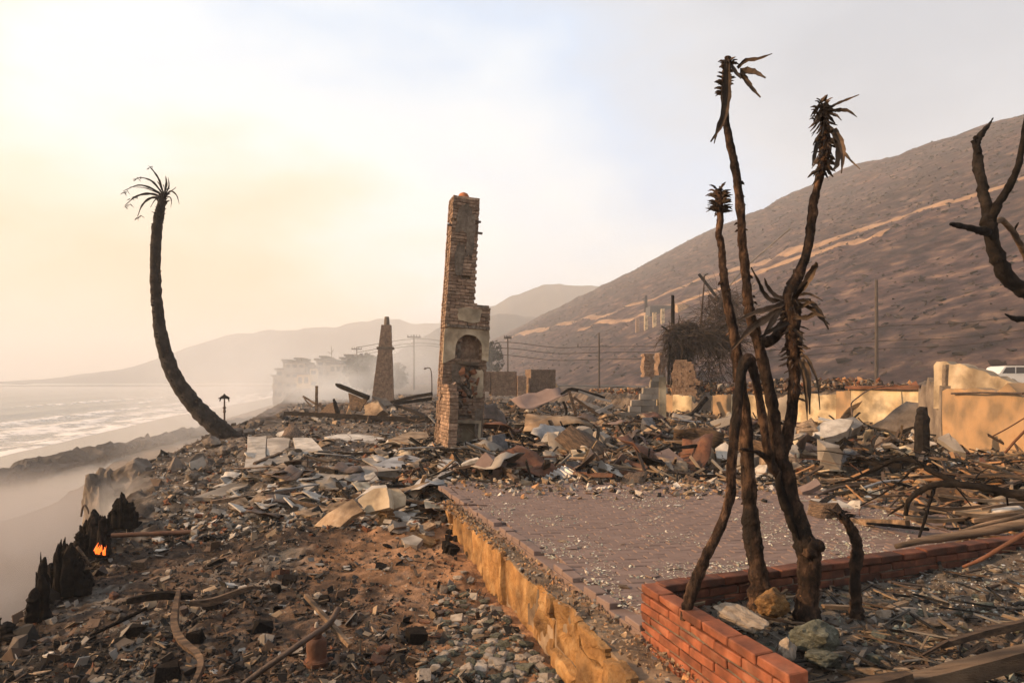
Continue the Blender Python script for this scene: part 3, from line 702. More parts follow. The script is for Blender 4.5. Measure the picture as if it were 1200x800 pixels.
while s < L1 - .1:
    near = s < 1.0; wv = (.30 + .30 * rnd.random()) if near else (.55 + .6 * rnd.random()); s2 = min(s + wv, L1); zb_ = -.92
    if near: cuts = [zb_, -.60 + .1 * rnd.random(), -.30 + .12 * rnd.random(), wtop(s) - .01] if rnd.random() < .5 else [zb_, -.42 + .14 * rnd.random(), wtop(s) - .01]
    else: cuts = [zb_, wtop(s) - .01] if rnd.random() < .55 else [zb_, -.22 - .1 * rnd.random(), wtop(s) - .01]
    for z0, z1 in zip(cuts, cuts[1:]):
        j = lambda a: 2.1 * a * (rnd.random() - .5); g = .009 if near else .005; sk = j(.07)
        P = [(s + g + j(.03), z0 + g), (s + (s2 - s) * .5 + j(.06), z0 + g + j(.03)), (s2 - g + j(.02), z0 + g), (s2 - g + sk, (z0 + z1) / 2 + j(.05)), (s2 - g + j(.03), z1 - g + j(.02)), (s + (s2-s) * .45, z1 - g + j(.025)), (s + g + j(.02), z1 - g), (s + g + sk * .3, (z0 + z1) / 2)]
        face_stone(P, .25, .015 + .055 * rnd.random(), M['stone'])
    s = s2

# ------------------------------------------------------------------ red brick planter
fd = (PF - PC) / np.linalg.norm(PF - PC); fn = np.array([fd[1], -fd[0]])
if fn[0] > 0: fn = -fn
kd = (KE - PC) / np.linalg.norm(KE - PC); kn = np.array([-kd[1], kd[0]])
plant = thing('brick_planter', 'red brick planter wall with clean courses at the foot of the burnt trees', 'planter', (PC[0], PC[1], 0))
CH, BL = .056, .222
mb = MB()
def seg(d_, nrm, l0, l1, o0, o1, z0, z1):
    c = [d_ * a + nrm * b for a, b in ((l0, o0), (l1, o0), (l1, o1), (l0, o1))]
    mb.add([(p[0], p[1], z) for z in (z0, z1) for p in c], [(3,2,1,0),(4,5,6,7),(0,1,5,4),(1,2,6,5),(2,3,7,6),(3,0,4,7)])
LF, LK = float(np.linalg.norm(PF - PC)) + .12, float(np.linalg.norm(KE - PC)) + .3
seg(fd, fn, -.07, LF - .06, -.090, -.012, -.55, .195)
seg(kd, kn, .10, LK, .012, .090, -.35, .195)
ob('mortar_core', mb.build('mortar_core', M['mortar']), plant)
B = Bricks(plant, M['brickhot'], (BL - .009, .098, CH - .009), cap=160, seed=9, jit=.004)
af, ak = math.atan2(fd[1], fd[0]), math.atan2(kd[1], kd[0])
for c in range(12):
    z = .27 - CH * (c + .5)
    x0 = -.098 if c % 2 == 0 else BL / 2 - .098
    if c % 2: B.lay(*(fd * (BL / 4 - .098) - fn * .049), z, af, .49, 5 - c * .1)
    i = 0
    while x0 + i * BL + BL <= LF + (.12 if c > 2 else -.05 * rnd.random()):
        B.lay(*(fd * (x0 + (i + .5) * BL) - fn * .049), z, af, 1, 5 - c * .1)
        i += 1
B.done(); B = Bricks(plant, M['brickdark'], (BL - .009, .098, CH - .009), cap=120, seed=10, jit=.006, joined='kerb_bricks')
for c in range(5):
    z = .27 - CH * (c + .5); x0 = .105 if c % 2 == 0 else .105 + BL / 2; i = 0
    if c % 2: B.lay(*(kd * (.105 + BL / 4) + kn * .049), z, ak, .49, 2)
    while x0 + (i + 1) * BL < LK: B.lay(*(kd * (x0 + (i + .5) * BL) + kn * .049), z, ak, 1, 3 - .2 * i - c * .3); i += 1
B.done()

# ------------------------------------------------------------------ the tall chimney
Yc = 15.0; X0 = (513 - 600) * Yc / F
ch = thing('brick_chimney', 'tall leaning brick chimney with an arched niche and broken fireplace', 'chimney', (X0, Yc, -.12))
ch.rotation_euler = (0, R(3.3), R(17))
BH, BW = .0735, .205
B = Bricks(ch, M['brick'], (BW - .007, .095, BH - .007), cap=295, seed=21, jit=.009)
def hidden(x, z):
    if .42 < x < .88 and .18 < z < .72: return True                 # fireplace
    if .26 < x < .86 and 2.12 < z < 2.36: return True
    if (x - .56) ** 2 + (z - 2.36) ** 2 < .30 ** 2 and z >= 2.36: return True   # arched niche
    return False
DEP = .52; nc = int(5.75 / BH)
def xr(z):
    if z < 2.78: return 0.0, 1.0
    if z < 3.40: return -.01, 1.02
    k = (z - 3.4) / 2.3; return .0 + .02 * k, .66 - .03 * k
for c in range(nc):
    z = (c + .5) * BH; a, b = xr(z); off = BW / 2 if c % 2 else 0
    top = 3.44 + .05 * math.sin(c)
    x = a - (off if off else 0)
    while x < b - .02:
        l = min(x + BW, b) - max(x, a); cx = (min(x + BW, b) + max(x, a)) / 2; x += BW
        if l < .05 or hidden(cx, z) or rnd.random() < .03: continue
        if 1.15 < z < 2.05 and .40 < cx < .72 and mn.noise(Vector((cx * 4, z * 4, 2))) > -.12 and z < 1.95: continue   # torn-out brickwork
        if 3.30 < z < 3.44 and cx > .62 and rnd.random() < .5: continue
        B.lay(cx, .048, z, 0, l / BW, 3 + z * .01, 0)
        if z > 2.78 or c % 1 == 0: B.lay(cx, DEP - .048, z, 0, l / BW, -5)
    for sx_, px_ in ((a, .048), (b, -.048)):
        q = .1 + (off * .5)
        while q + BW < DEP - .08:
            B.lay(sx_ + px_, q + BW / 2, z, R(90), 1, 2 if px_ > 0 else -4); q += BW
# the cheek wall of the hearth, broken off at the top, sunlit on its left side
for c in range(-4, 21):
    z = (c + .5) * BH; q = .9 * (1 - .03 * max(0, c - 14) - (.12 if c > 18 else 0)); y = -.0; off = BW / 2 if c % 2 else 0; k = 0
    y = -q + off * .5
    while y + BW <= .03: B.lay(.048, y + BW / 2, z, R(90), 1, 4 - z * .01); y += BW
    B.lay(.10, -q - .01, z, 0, .95, 3.5)
    y = -q + off * .5
    while y + BW <= .0: B.lay(.165, y + BW / 2, z, R(90), 1, -1); y += BW
B.done()
mb = MB()                                                              # rough core behind the bricks
mb.box(.07, .93, .34, DEP - .07, -.4, 3.36); mb.box(.07, .60, .07, DEP - .071, 3.30, 5.66)
mb.box(.07, .40, .07, .345, -.4, 3.36); mb.box(.90, .935, .07, .345, -.4, 3.36)
mb.box(.39, .91, .09, .345, .74, 1.10); mb.box(.39, .91, .11, .345, 1.10, 2.10); mb.box(.39, .91, .07, .345, 2.70, 3.361); mb.box(.39, .91, .07, .345, -.4, .16)
mb.box(.07, .14, -.86, .09, -.4, 1.36)
ob('rubble_core', mb.build('rubble_core', M['mortar']), ch)
# torn mortar lumps hanging in the breach
V = []
for i in range(46):
    x, z = .56 + rnd.gauss(0, .13), 1.45 + rnd.gauss(0, .24); V.append((x, .07 - .10 * rnd.random(), z))
V = np.array(V); place = place_many('broken_brick', T['chunk'][:5], len(V), V[:, 0], V[:, 1], V[:, 2], .07 + .10 * rs.rand(len(V)), [(.15,.11,.085),(.20,.09,.05),(.09,.07,.055)], M['mass'], .8, .3)
place.parent = ch
# plaster panel with its arch
mb = MB(); arc = [(.56 + .305 * math.cos(math.pi * k / 16), 2.36 + .305 * math.sin(math.pi * k / 16)) for k in range(17)]
inner = [(.865, 2.12)] + arc + [(.255, 2.12)]
x0, x1, z0, z1 = -.015, 1.02, 2.10, 2.80
outer = [(x1, z0 + .0)]
for k in range(17):
    t = k / 16; a = math.pi * t; dx, dz = math.cos(a), math.sin(a); sc_ = min(abs((x1 if dx > 0 else x0) - .56) / max(abs(dx), 1e-4), (z1 - 2.36) / max(dz, 1e-4)); outer.append((.56 + dx * sc_, 2.36 + dz * sc_))
outer.append((x0, z0 - .12)); m_ = len(inner)
for (yy, P) in ((-.028, outer), (-.028, inner), (.03, outer), (.03, inner)):
    mb.v += [(p[0] + .006 * rnd.random(), yy + .006 * rnd.random(), p[1] + .012 * rnd.random()) for p in P]
for i in range(m_ - 1):
    mb.f += [(i, m_ + i, m_ + i + 1, i + 1), (m_ + i, 3*m_ + i, 3*m_ + i + 1, m_ + i + 1), (2*m_ + i, i, i + 1, 2*m_ + i + 1)]
mb.mi = [0] * len(mb.f)
ob('plaster_surround', mb.build('plaster_surround', M['plaster']), ch)
mb = MB(); V = []; 
for k in range(17):
    a = math.pi * k / 16; V.append((.56 + .31 * math.cos(a), 2.36 + .31 * math.sin(a)))
mb.box(.25, .87, .24, .27, 2.08, 2.70); mb.box(.24, .265, -.01, .25, 2.08, 2.40); mb.box(.855, .88, -.01, .25, 2.08, 2.40)
for (p, q) in zip(V, V[1:]):
    mb.add([(p[0], -.012, p[1]), (q[0], -.012, q[1]), (q[0], .25, q[1]), (p[0], .25, p[1])], [(0,1,2,3)])
ob('niche', mb.build('niche', M['brick']), ch)
mb = MB(); 
for k in range(9):
    a0, a1 = math.pi * k / 9, math.pi * (k + 1) / 9
    c0, s0, c1, s1 = -math.cos(a0), math.sin(a0), -math.cos(a1), math.sin(a1)
    mb.add([(.56 + .22*c0, -.14*s0 + .02, 2.00), (.56 + .22*c1, -.14*s1 + .02, 2.00), (.56 + .27*c1, -.19*s1 + .02, 2.06), (.56 + .27*c0, -.19*s0 + .02, 2.06), (.56, .06, 2.07), (.56, .06, 1.98)], [(0,1,2,3),(3,2,4),(1,0,5)])
ob('niche_sill', mb.build('niche_sill', M['conc']), ch)
mb = MB()
for i in range(12): mb.box(.02 + i * .083, .02 + i * .083 + .075, -.05 - .03 * rnd.random(), .02, 2.80 + .01 * rnd.random(), 2.855 + .03 * rnd.random())
ob('broken_ledge', mb.build('broken_ledge', M['mortar']), ch)
mb = MB(); mb.box(.36, .42, -.035, .30, .14, .74); mb.box(.88, .94, -.034, .30, .14, .74); mb.box(.36, .94, -.036, .30, .70, .77); mb.box(.41, .89, .27, .31, .10, .72)
ob('firebox', mb.build('firebox', M['plaster']), ch)
def patch(x0, x1, z0, z1, nm, th=.022, seed=0):
    n = 26; cx, cz = (x0 + x1) / 2, (z0 + z1) / 2; V = []
    for yy in (-th, .012):
        for k in range(n):
            a = 6.283 * k / n; c, s_ = math.cos(a), math.sin(a); e_ = 1 / max(abs(c), abs(s_)) ** .9
            rr = e_ * (.86 + .28 * mn.noise(Vector((c * 2 + seed, s_ * 2, seed)))); V.append((cx + c * rr * (x1-x0)/2, yy, cz + s_ * rr * (z1-z0)/2))
    f = [tuple(reversed(range(n)))] + [(k, (k+1) % n, n + (k+1) % n, n + k) for k in range(n)]
    ob('plaster_patch', mesh('plaster_patch', V, f, M[nm]), ch)
patch(.22, .84, 2.92, 3.28, 'plaster', seed=3); patch(.62, .96, 1.25, 1.95, 'plaster', .012, 12); patch(.2, .42, 1.5, 2.05, 'mortar', .012, 14); patch(.1, .5, 4.9, 5.6, 'mortar', .010, 16); patch(.78, .98, .3, 1.1, 'mortar', .012, 18); patch(.12, .36, 3.9, 4.7, 'mortar', .014, 5); patch(.36, .56, 4.3, 5.4, 'mortar', .012, 8)
mb = MB(); prof = [(.0, .14), (.10, .14), (.115, .10), (.12, .02)]
P = [(.13, 0), (.135, .04), (.12, .10), (.085, .15), (.03, .175)]
for i, (r_, z) in enumerate(P):
    for k in range(14): mb.v.append((.30 + r_ * math.cos(k*.4488), .22 + r_ * math.sin(k*.4488), 5.70 + z))
for i in range(len(P)-1):
    for k in range(14): mb.f.append((i*14+k, i*14+(k+1) % 14, (i+1)*14+(k+1) % 14, (i+1)*14+k)); mb.mi.append(0)
mb.f.append(tuple(4*14+k for k in range(14))); mb.mi.append(0)
ob('chimney_pot', mb.build('chimney_pot', M['clay'], True), ch)
for (x, z) in ((-.03, 5.05), (.67, 4.95), (.62, 5.2)):
    mb = MB().box(x - .05, x + .05, -.05, .015, z - .02, z + .02); ob('iron_tie', mb.build('iron_tie', M['iron']), ch)

# ------------------------------------------------------------------ second, tapering chimney
def courses(mb, prof, dep0, dep1, h, seed=0, brick=.2):
    """stack of courses: prof(z) -> (x0, x1); each course split into a few bricks, uneven"""
    n = int(h / .075); r = random.Random(seed)
    for c in range(n):
        z = c * .075; a, b = prof(z); k = max(2, round((b - a) / brick)); dd = dep0 + (dep1 - dep0) * z / h
        for i in range(k):
            if i in (0, k - 1) and r.random() < .22: continue
            o = .5 if c % 2 else 0; xa = a + (b - a) * max(0, i - o) / (k - o) if i else a; xb = a + (b - a) * (i + 1 - o) / (k - o)
            e = .045 * r.random(); mb.box(xa + .004, xb - .004, -e, dd + .015 * r.random(), z + .003, z + .069)
        mb.box(a + .02, b - .02, .02, dd - .01, z, z + .08)
    return mb
c2 = thing('brick_chimney', 'tapering brick chimney standing alone beyond the charred beams', 'chimney', (at(434, 464, 40).x, 40, -.15), R(6))
mb = courses(MB(), lambda z: (.62 * z / 4.9, 1.34 - .14 * z / 4.9), 1.0, .5, 4.95, 4)
ob('stack', mb.build('stack', M['brick']), c2)
mb = MB().box(.36, 1.34, -.06, .85, 3.52, 3.66); ob('band', mb.build('band', M['mortar']), c2)
mb = MB(); tube(mb, [(.93, .25, 4.9, .17), (.93, .25, 5.2, .16), (.93, .25, 5.45, .13)], 3, 8); ob('chimney_pot', mb.build('chimney_pot', M['rock']), c2)

# ------------------------------------------------------------------ ruined walls
def rag_wall(A, Bp, z0, zt, t, rag=.06, n=16, seed=0.0, nz=.0):
    """upright wall slab from A to B (x, y), bottom z0, ragged top following zt (list along the length), thickness t"""
    A, Bp = np.array(A[:2]), np.array(Bp[:2]); d = (Bp - A); L = np.linalg.norm(d); d /= L; nn = np.array([d[1], -d[0]]); V = []
    for i in range(n + 1):
        q = i / n; z1 = np.interp(q, np.linspace(0, 1, len(zt)), zt) + rag * mn.noise(Vector((q * L * 3 + seed, seed, 0))) + rag * .5 * mn.noise(Vector((q * L * 9 + seed, seed, 1)))
        for o in (0, -t):
            for k in range(4):
                p = A + d * L * q + nn * (o + (nz * mn.noise(Vector((q * L * 2, k * 1.7, seed))) if o == 0 else 0)); V.append((p[0], p[1], z0 + (z1 - z0) * k / 3))
    f = []
    for i in range(n):
        a = i * 8; b = a + 8
        for k in range(3): f += [(a+k, b+k, b+k+1, a+k+1), (a+4+k, a+5+k, b+5+k, b+4+k)]
        f += [(a+3, b+3, b+7, a+7)]
    f += [(0, 1, 2, 3, 7, 6, 5, 4), tuple(n*8 + q for q in (4, 5, 6, 7, 3, 2, 1, 0))]
    return V, f
def zpx(py, Y): return CAMZ - (py - HZ) * Y / F
def wall_px(px0, Y0, px1, Y1, tops, zb, t=.2, rag=.05, seed=0.0, n=26, nz=.05):
    rag = rag * 1.8
    A, Bp = at(px0, 447, Y0), at(px1, 447, Y1); k = len(tops)
    zt = [zpx(p, Y0 + (Y1 - Y0) * i / max(1, k - 1)) for i, p in enumerate(tops)]
    return rag_wall(A, Bp, zb, zt, t, rag, n, seed, nz)
def wallthing(name, label, cat, P, m, part=None):
    v, f = P; o = ob(name, mesh(name, v, f, m)); return tag(o, label, cat)
low = thing('garden_wall', 'low cream rendered wall with brown scorch stains below the road', 'wall', (0, 0, 0))
def part(parent, name, P, m): return ob(name, mesh(name, P[0], P[1], m), parent)
part(low, 'panel', wall_px(997, 19.4, 1077, 17.6, (455, 453.5, 454, 456, 453.5), -.1, .22, .05, 1), M['cream'])
part(low, 'panel', wall_px(980, 19.9, 996.5, 19.42, (458, 457), -.1, .2, .03, 2), M['stucco'])
part(low, 'panel', wall_px(934, 20.9, 979.5, 19.92, (462, 462), -.1, .2, .03, 3), M['cream'])
part(low, 'panel', wall_px(905, 21.6, 934, 20.92, (466, 464), -.1, .2, .06, 4), M['conc'])
part(low, 'panel', wall_px(857, 22.7, 905, 21.62, (462, 463), -.1, .2, .05, 5), M['cream'])
part(low, 'panel', wall_px(835, 23.2, 857, 22.72, (463, 462), -.1, .2, .05, 6), M['stucco'])
part(low, 'panel', wall_px(811, 23.8, 835, 23.22, (470, 464), -.1, .2, .16, 7), M['rock'])
part(low, 'panel', wall_px(788, 24.4, 811, 23.82, (463, 464), -.1, .2, .03, 8), M['cream'])
part(low, 'panel', wall_px(766, 25.0, 788, 24.42, (463, 463), -.1, .2, .03, 9), M['stucco'])
part(low, 'coping', wall_px(990, 19.45, 1078, 17.45, (452.3, 452, 451), 1.26, .36, .01, 10), M['rust'])
rw = thing('ruined_wall', 'big ochre stucco house wall with a sloping broken top at the right edge', 'wall', (0, 0, 0))
part(rw, 'wall', wall_px(1104, 13.9, 1330, 9.6, (458, 454, 457, 457, 462), -.3, .3, .10, 11, 30), M['stucco'])
part(rw, 'upper_wall', wall_px(1094, 14.4, 1192, 12.9, (428, 426, 427.5, 434, 441, 448), .9, .28, .07, 12, 24), M['plaster'])
part(rw, 'pier', wall_px(1076, 16.0, 1104, 14.1, (455, 446, 452), -.2, .5, .12, 13), M['rock'])
part(rw, 'pilaster', wall_px(1104.5, 14.2, 1108, 14.1, (427.5, 427), .9, .4, .01, 14), M['mortar'])
mb = MB(); tube(mb, [(*at(1115, 461, 13.5), .02), (*at(1150, 460, 12.6), .018), (*at(1199, 461, 11.6), .02)], 4, 6, .2)
ob('iron_bar', mb.build('iron_bar', M['iron']), rw)
# stepped block wall
sw = thing('ruined_wall', 'stepped grey concrete block wall left standing in the rubble', 'wall', (at(718, 484, 22).x, 22, 0), R(4))
r = random.Random(31); bl = [g_brick(r, .40, .2, .19, .02) for _ in range(5)]; bme = [nmesh('block', v, f, M['conc']) for v, f in bl]
for c in range(9):
    left = [0, 0, 0, 0.45, .62, .80, 1.0, 1.15, 1.28][c]; x = left + (.1 if c % 2 else 0)
    while x < 1.42: ob('block', bme[r.randrange(5)], sw, (x + .2, .1 + .01 * r.random(), .1 + c * .2 - .12), (0, (r.random()-.5) * .02, (r.random()-.5) * .02)); x += .405
mb = courses(MB(), lambda z: (1.02 + .09 * mn.noise(Vector((z*6, 3, 0))), 1.38 + .10 * mn.noise(Vector((z*6, 8, 0)))), .4, .4, .75, 5); X = Matrix.Translation((0, 0, 1.62))
for v in range(len(mb.v)): mb.v[v] = tuple(X @ Vector(mb.v[v]))
ob('brick_pier', mb.build('brick_pier', M['brick']), sw)
mb = MB().box(1.52, 1.75, -.02, .3, -.3, 1.62); ob('pier', mb.build('pier', M['cream']), sw)
bp_ = thing('brick_pier', 'crumbling red brick pier leaning beside the stepped block wall', 'pier', (at(768, 422, 23).x, 23, 1.55), R(20)); bp_.rotation_euler = (0, R(5), R(20))
mb = courses(MB(), lambda z: (.08 + .05 * mn.noise(Vector((z*4, 1, 0))), .38 + .08 * mn.noise(Vector((z*5, 4, 0))) - .12 * (z > .7)), .4, .3, .95, 6); ob('brickwork', mb.build('brickwork', M['brick']), bp_)
mb = MB().box(.05, .38, .02, .36, -1.9, .02); ob('post', mb.build('post', M['conc']), bp_)
br = thing('brick_wall', 'ragged orange brick wall fragment under the burnt tree', 'wall', (at(787, 455, 24.6).x, 24.6, .3), R(-24))
mb = courses(MB(), lambda z: (.10 * mn.noise(Vector((z*4, 2, 0))) + .12 * max(0, z - 1.3), .92 + .22 * mn.noise(Vector((z*5, 9, 0))) - .35 * max(0, z - 1.2)), .3, .2, 1.95, 8); ob('brickwork', mb.build('brickwork', M['brick']), br)
for (a, b_, c, lab, dz) in ((565.5, 575, 452, 'small dark brick block just right of the tall chimney', .75), (576, 606, 457, 'long dark brick block wall behind the rubble', 1.0), (606.5, 617, 457, 'short end piece of the dark brick block wall', .78), (622, 654, 454, 'red brick block with a sunlit left side', .98)):
    Y = 36.0 if a < 620 else 37; o = thing('brick_block', lab, 'brick block', (at(a, c, Y).x, Y, zpx(c, Y) - .3), R(8 if a < 620 else 14))
    w = (b_ - a) * Y / F / (1 if a < 620 else 1.05)
    mb = courses(MB(), lambda z: (0, w), 1.2, 1.2, dz + .3, int(a)); ob('brickwork', mb.build('brickwork', M['brick']), o)
po = tag(ob('charred_post', None), None) if False else None
def stake(name, label, cat, px, py0, py1, wpx, Y, m, lean=(0, 0), rough=.35, sides=9):
    p = at(px, py1, Y); top = at(px + lean[0], py0, Y + lean[1]); w = wpx * Y / F / 2
    mb = MB(); tube(mb, [(p.x, p.y, p.z - .15, w * 1.05), (*p.lerp(top, .4), w), (*p.lerp(top, .8), w * .95), (*top, w * .72)], 5, sides, rough, seed=px)
    n0 = len(mb.v) - sides
    for k in range(n0, len(mb.v)): x, y, z = mb.v[k]; mb.v[k] = (x, y, z + (rnd.random() - .3) * w * 1.2)
    return tag(ob(name, mb.build(name, m)), label, cat)
stake('charred_post', 'thick black burnt post standing before the cream wall', 'post', 1080.5, 482, 536, 16, 12.2, M['char'], rough=.1)
stake('charred_post', 'tall black post rising from the burnt tree', 'post', 788.5, 347, 450, 5, 26, M['char'], rough=.15)
stake('charred_post', 'thin black post below the burnt tree by the brick pier', 'post', 783.5, 400, 446, 3, 25, M['char'], rough=.15)
stake('broken_stake', 'sunlit broken wooden stake stuck upright in the dirt', 'stake', 453, 594, 628, 19, 8.9, M['stone'], (-1, 0), .5)
# ------------------------------------------------------------------ burnt trees
def limb(P, Y, k=1.0):
    """[(px, py, width px)] -> tube points at depth Y (Y may run from first to last)"""
    n = len(P); o = []
    for i, q in enumerate(P):
        y = Y if not isinstance(Y, tuple) else Y[0] + (Y[1] - Y[0]) * i / (n - 1)
        p = at(q[0], q[1], y); o.append((p.x, p.y, p.z, q[2] * y / F / 2 * k))
    return o
WK = {'burnt_tree': .90, 'charred_tree': .86, 'tree_stub': .9}
def add_limb(parent, name, P, Y, m, n=6, sides=12, rough=.2, ring=0.0, ringstep=3, seed=0.0, tip=False, **k):
    mb = MB(); tube(mb, limb(P, Y, WK.get(parent.name.split('.')[0], 1.0)), n, sides, rough, ring, ringstep, seed=seed, tip=tip, **k); return ob(name, mb.build(name, m, True), parent)
def add_blade(parent, pts, wpx, Y, m, name='frond', tw=0.0, thick=.003, dy=0.0):
    P = [tuple(at(p[0], p[1], Y + dy * i / max(1, len(pts) - 1))) for i, p in enumerate(pts)]
    mb = MB(); blade(mb, P, wpx * Y / F, thick, tw=tw, flat=Vector((0, -1, .15)), seed=pts[0][0] % 6); return ob(name, mb.build(name, m), parent)
def shag(parent, name, P, Y, n, lpx, wpx, m, up=1.0, seed=0, spread=1.0):
    """burnt leaf stubs bristling around a stem: joined, too many to count"""
    r = random.Random(seed); mb = MB(); Q = catmull([(*at(p[0], p[1], Y), p[2] * Y / F / 2) for p in P], 12)
    for i in range(n):
        q = Q[r.randrange(len(Q))]; a = r.random() * 6.283; k = Y / F
        rad = Vector((math.cos(a), math.sin(a), 0)); base = Vector(q[:3]) + rad * q[3] * .7
        L = lpx * k * (.5 + .9 * r.random()); d = (rad * spread + Vector((0, 0, up * (.3 + r.random())))).normalized()
        mid = base + d * L * .55; tipp = base + d * L * .85 + Vector((0, 0, -L * .35 * r.random())) + rad * L * .25
        blade(mb, [tuple(base), tuple(mid), tuple(tipp)], wpx * k * (.6 + .8 * r.random()), .002, flat=Vector((math.sin(a), -math.cos(a), .2)), seed=i % 7, tw=r.random())
    return tag(ob(name, mb.build(name, m), parent), kind='stuff')

tp = at(945, 722, 3.85)
t1 = thing('burnt_tree', 'scorched many stemmed tree with two tall stems and dry strap leaves in the planter', 'tree')
YT = 3.85; tk = M['trunk']
add_limb(t1, 'trunk', [(946,735,36),(946,705,30),(948,675,27),(947,648,30),(936,615,26),(925,580,23),(917,545,21),(911,520,18),(905,475,15),(895,430,14),(886,391,14),(879,368,15),(875.5,345,13),(874,320,12),(870,285,11.5),(867,240,11),(863,205,11),(858,180,10),(853,155,9),(850,135,9),(849,105,10),(852,80,10),(853,67,8)], YT, tk, 10, 18, .17, .012, 4, seed=1.0)
add_limb(t1, 'trunk', [(914,548,10),(919,528,14),(924,506,15),(929,472,15),(931,430,17),(930,400,20),(928,368,22),(926,345,20),(934,325,15),(943,304,12),(948,282,12),(951,258,11.5),(955,232,11),(961,205,11),(966,185,14),(967,165,14),(966,140,11),(965,122,8)], (YT, YT + .06), tk, 10, 18, .2, .012, 4, seed=3.0)
add_limb(t1, 'branch', [(925,352,18),(921,375,16),(910,393,14),(898,401,13),(888,396,11)], (YT + .05, YT), tk, 6, 12, .2, seed=4.0)
add_limb(t1, 'branch', [(916,556,9),(906,548,12),(899,525,11),(894,492,11),(889,463,11),(884,438,12),(879,422,13),(873,424,13),(868,440,13),(864,475,12.5),(860,515,12.5),(857,545,12.5),(856,575,13),(850,602,12.5),(838,630,13),(825,657,14),(813,688,17),(804,714,13),(800,727,7)], (YT - .02, 3.62), tk, 9, 16, .16, .012, 4, seed=5.0)
add_limb(t1, 'dead_stub', [(912,560,8),(896,535,7),(880,528,5),(866,526,3.5)], (YT, YT - .12), tk, 5, 9, .35, seed=6.0, tip=True)
add_limb(t1, 'burl', [(944,652,16),(953,640,18),(961,640,13),(963,646,6)], YT - .05, tk, 5, 10, .4, seed=7.0)
# split, hollow scar on the trunk, charred inside
mb = MB(); tube(mb, limb([(914,552,5),(913,566,9),(919,588,11),(926,606,9),(932,622,6),(936,632,3)], YT - .045), 5, 10, .2); ob('scar', mb.build('scar', M['char'], True), t1)
M['ember'] = bpy.data.materials.new('glowing_ember'); M['ember'].use_nodes = True; b = M['ember'].node_tree.nodes['Principled BSDF']
b.inputs['Base Color'].default_value = (.5, .12, .03, 1); b.inputs['Emission Color'].default_value = (1, .22, .04, 1); b.inputs['Emission Strength'].default_value = 1.2
for (px, py, w, h) in ((944,684,5,7),(943,692,4,6),(939,700,5,7),(937,711,4,6),(936,720,3,4),(945,672,4,6)):
    mb = MB(); tube(mb, limb([(px, py - h/2, w*.15), (px - .6, py - h*.2, w*.5), (px, py + h*.1, w*.55), (px - 1, py + h/2, w*.1)], 3.82), 3, 6, .9, seed=px); ob('bark_chip', mb.build('bark_chip', M['stone'] if py < 680 else M['stone']), t1)  # ochre chips: sunlight on the peeling bark put into their colour
shag(t1, 'leaf_stubs', [(849,110,10),(850,95,13),(852,80,12),(853,72,10)], YT, 75, 6, 3.0, M['leafdry'], .25, 1, .7)
shag(t1, 'leaf_stubs', [(961,205,12),(966,185,14),(967,165,15),(964,140,13),(964,120,9)], YT, 110, 11, 3.6, M['leafdry'], -.7, 2, .55)
shag(t1, 'leaf_stubs', [(960,140,12),(964,122,9)], YT, 26, 9, 3, M['leafdry'], .6, 8, .8)
shag(t1, 'leaf_stubs', [(930,470,15),(931,430,17),(930,400,20),(928,365,22),(930,340,16)], YT, 70, 9, 2.6, M['leafdry'], -.6, 3, .7)
for pts, w in (([(864,80),(874,71),(888,69),(905,63)],5),([(866,84),(876,83),(886,85),(897,91)],11),([(867,84),(874,93),(881,103),(891,114)],9),([(852,69),(853,95),(852,120),(846,145),(833,166)],8),([(851,70),(849,100),(848,130),(841,150),(837,168)],6),([(856,74),(862,84),(868,92)],7)):
    add_blade(t1, pts, w, YT - .03, M['leafdry'], dy=-.12)
for pts, w in (([(970,128),(980,122),(992,117),(1007,111)],4),([(972,130),(984,129),(994,130),(1004,137)],5),([(970,133),(978,133),(986,141)],4),([(979,160),(987,175),(996,187),(1008,198)],4),([(978,150),(985,165),(988,180),(986,203)],7),([(976,155),(982,175),(981,192),(976,200)],8),([(958,165),(955,180),(952,194)],6),([(962,120),(966,116),(970,111)],6)):
    add_blade(t1, pts, w, YT - .03, M['leafdry'] if pts[0] != (979,160) else M['tan'], dy=-.1)
for pts, w in (([(918,356),(900,362),(885,366),(865,375)],8),([(916,360),(900,372),(880,385),(857,410)],9),([(914,364),(903,380),(893,398)],7),([(918,350),(905,352),(895,343),(889,330),(880,313)],7),([(918,350),(908,346),(899,335),(896,326)],7),([(934,345),(945,330),(955,312),(957,307)],9),([(930,350),(938,340),(946,330)],8),
               ([(932,347),(945,344),(955,347),(964,352)],4),([(934,352),(948,353),(960,364),(971,386)],7),([(936,356),(952,362),(965,375),(972,380)],5),([(930,372),(945,372),(955,368),(968,372)],6),([(926,378),(910,384),(890,395)],6),([(934,362),(945,356),(950,352),(943,350)],5),([(938,414),(946,420),(952,432),(958,448),(961,480)],4.5),([(938,420),(945,430),(948,450),(949,485)],8),([(936,424),(942,440),(945,465),(946,492)],5),([(935,405),(945,408),(950,407)],3),([(930,385),(938,392),(940,400)],5)):
    add_blade(t1, pts, w, YT - .05, M['leafdry'], dy=-.15 if pts[1][0] > 925 else -.08)
shag(t1, 'bark_flakes', [(946,705,29),(948,675,26),(946,648,28),(936,615,24),(925,580,21),(917,545,19),(905,475,14),(886,391,13),(872,300,11),(863,205,10)], YT, 130, 4.5, 3, M['trunk'], -.5, 31, .55)
t2 = thing('burnt_tree', 'single scorched stem with a frizzled leafless head, left of the tall burnt stems', 'tree')
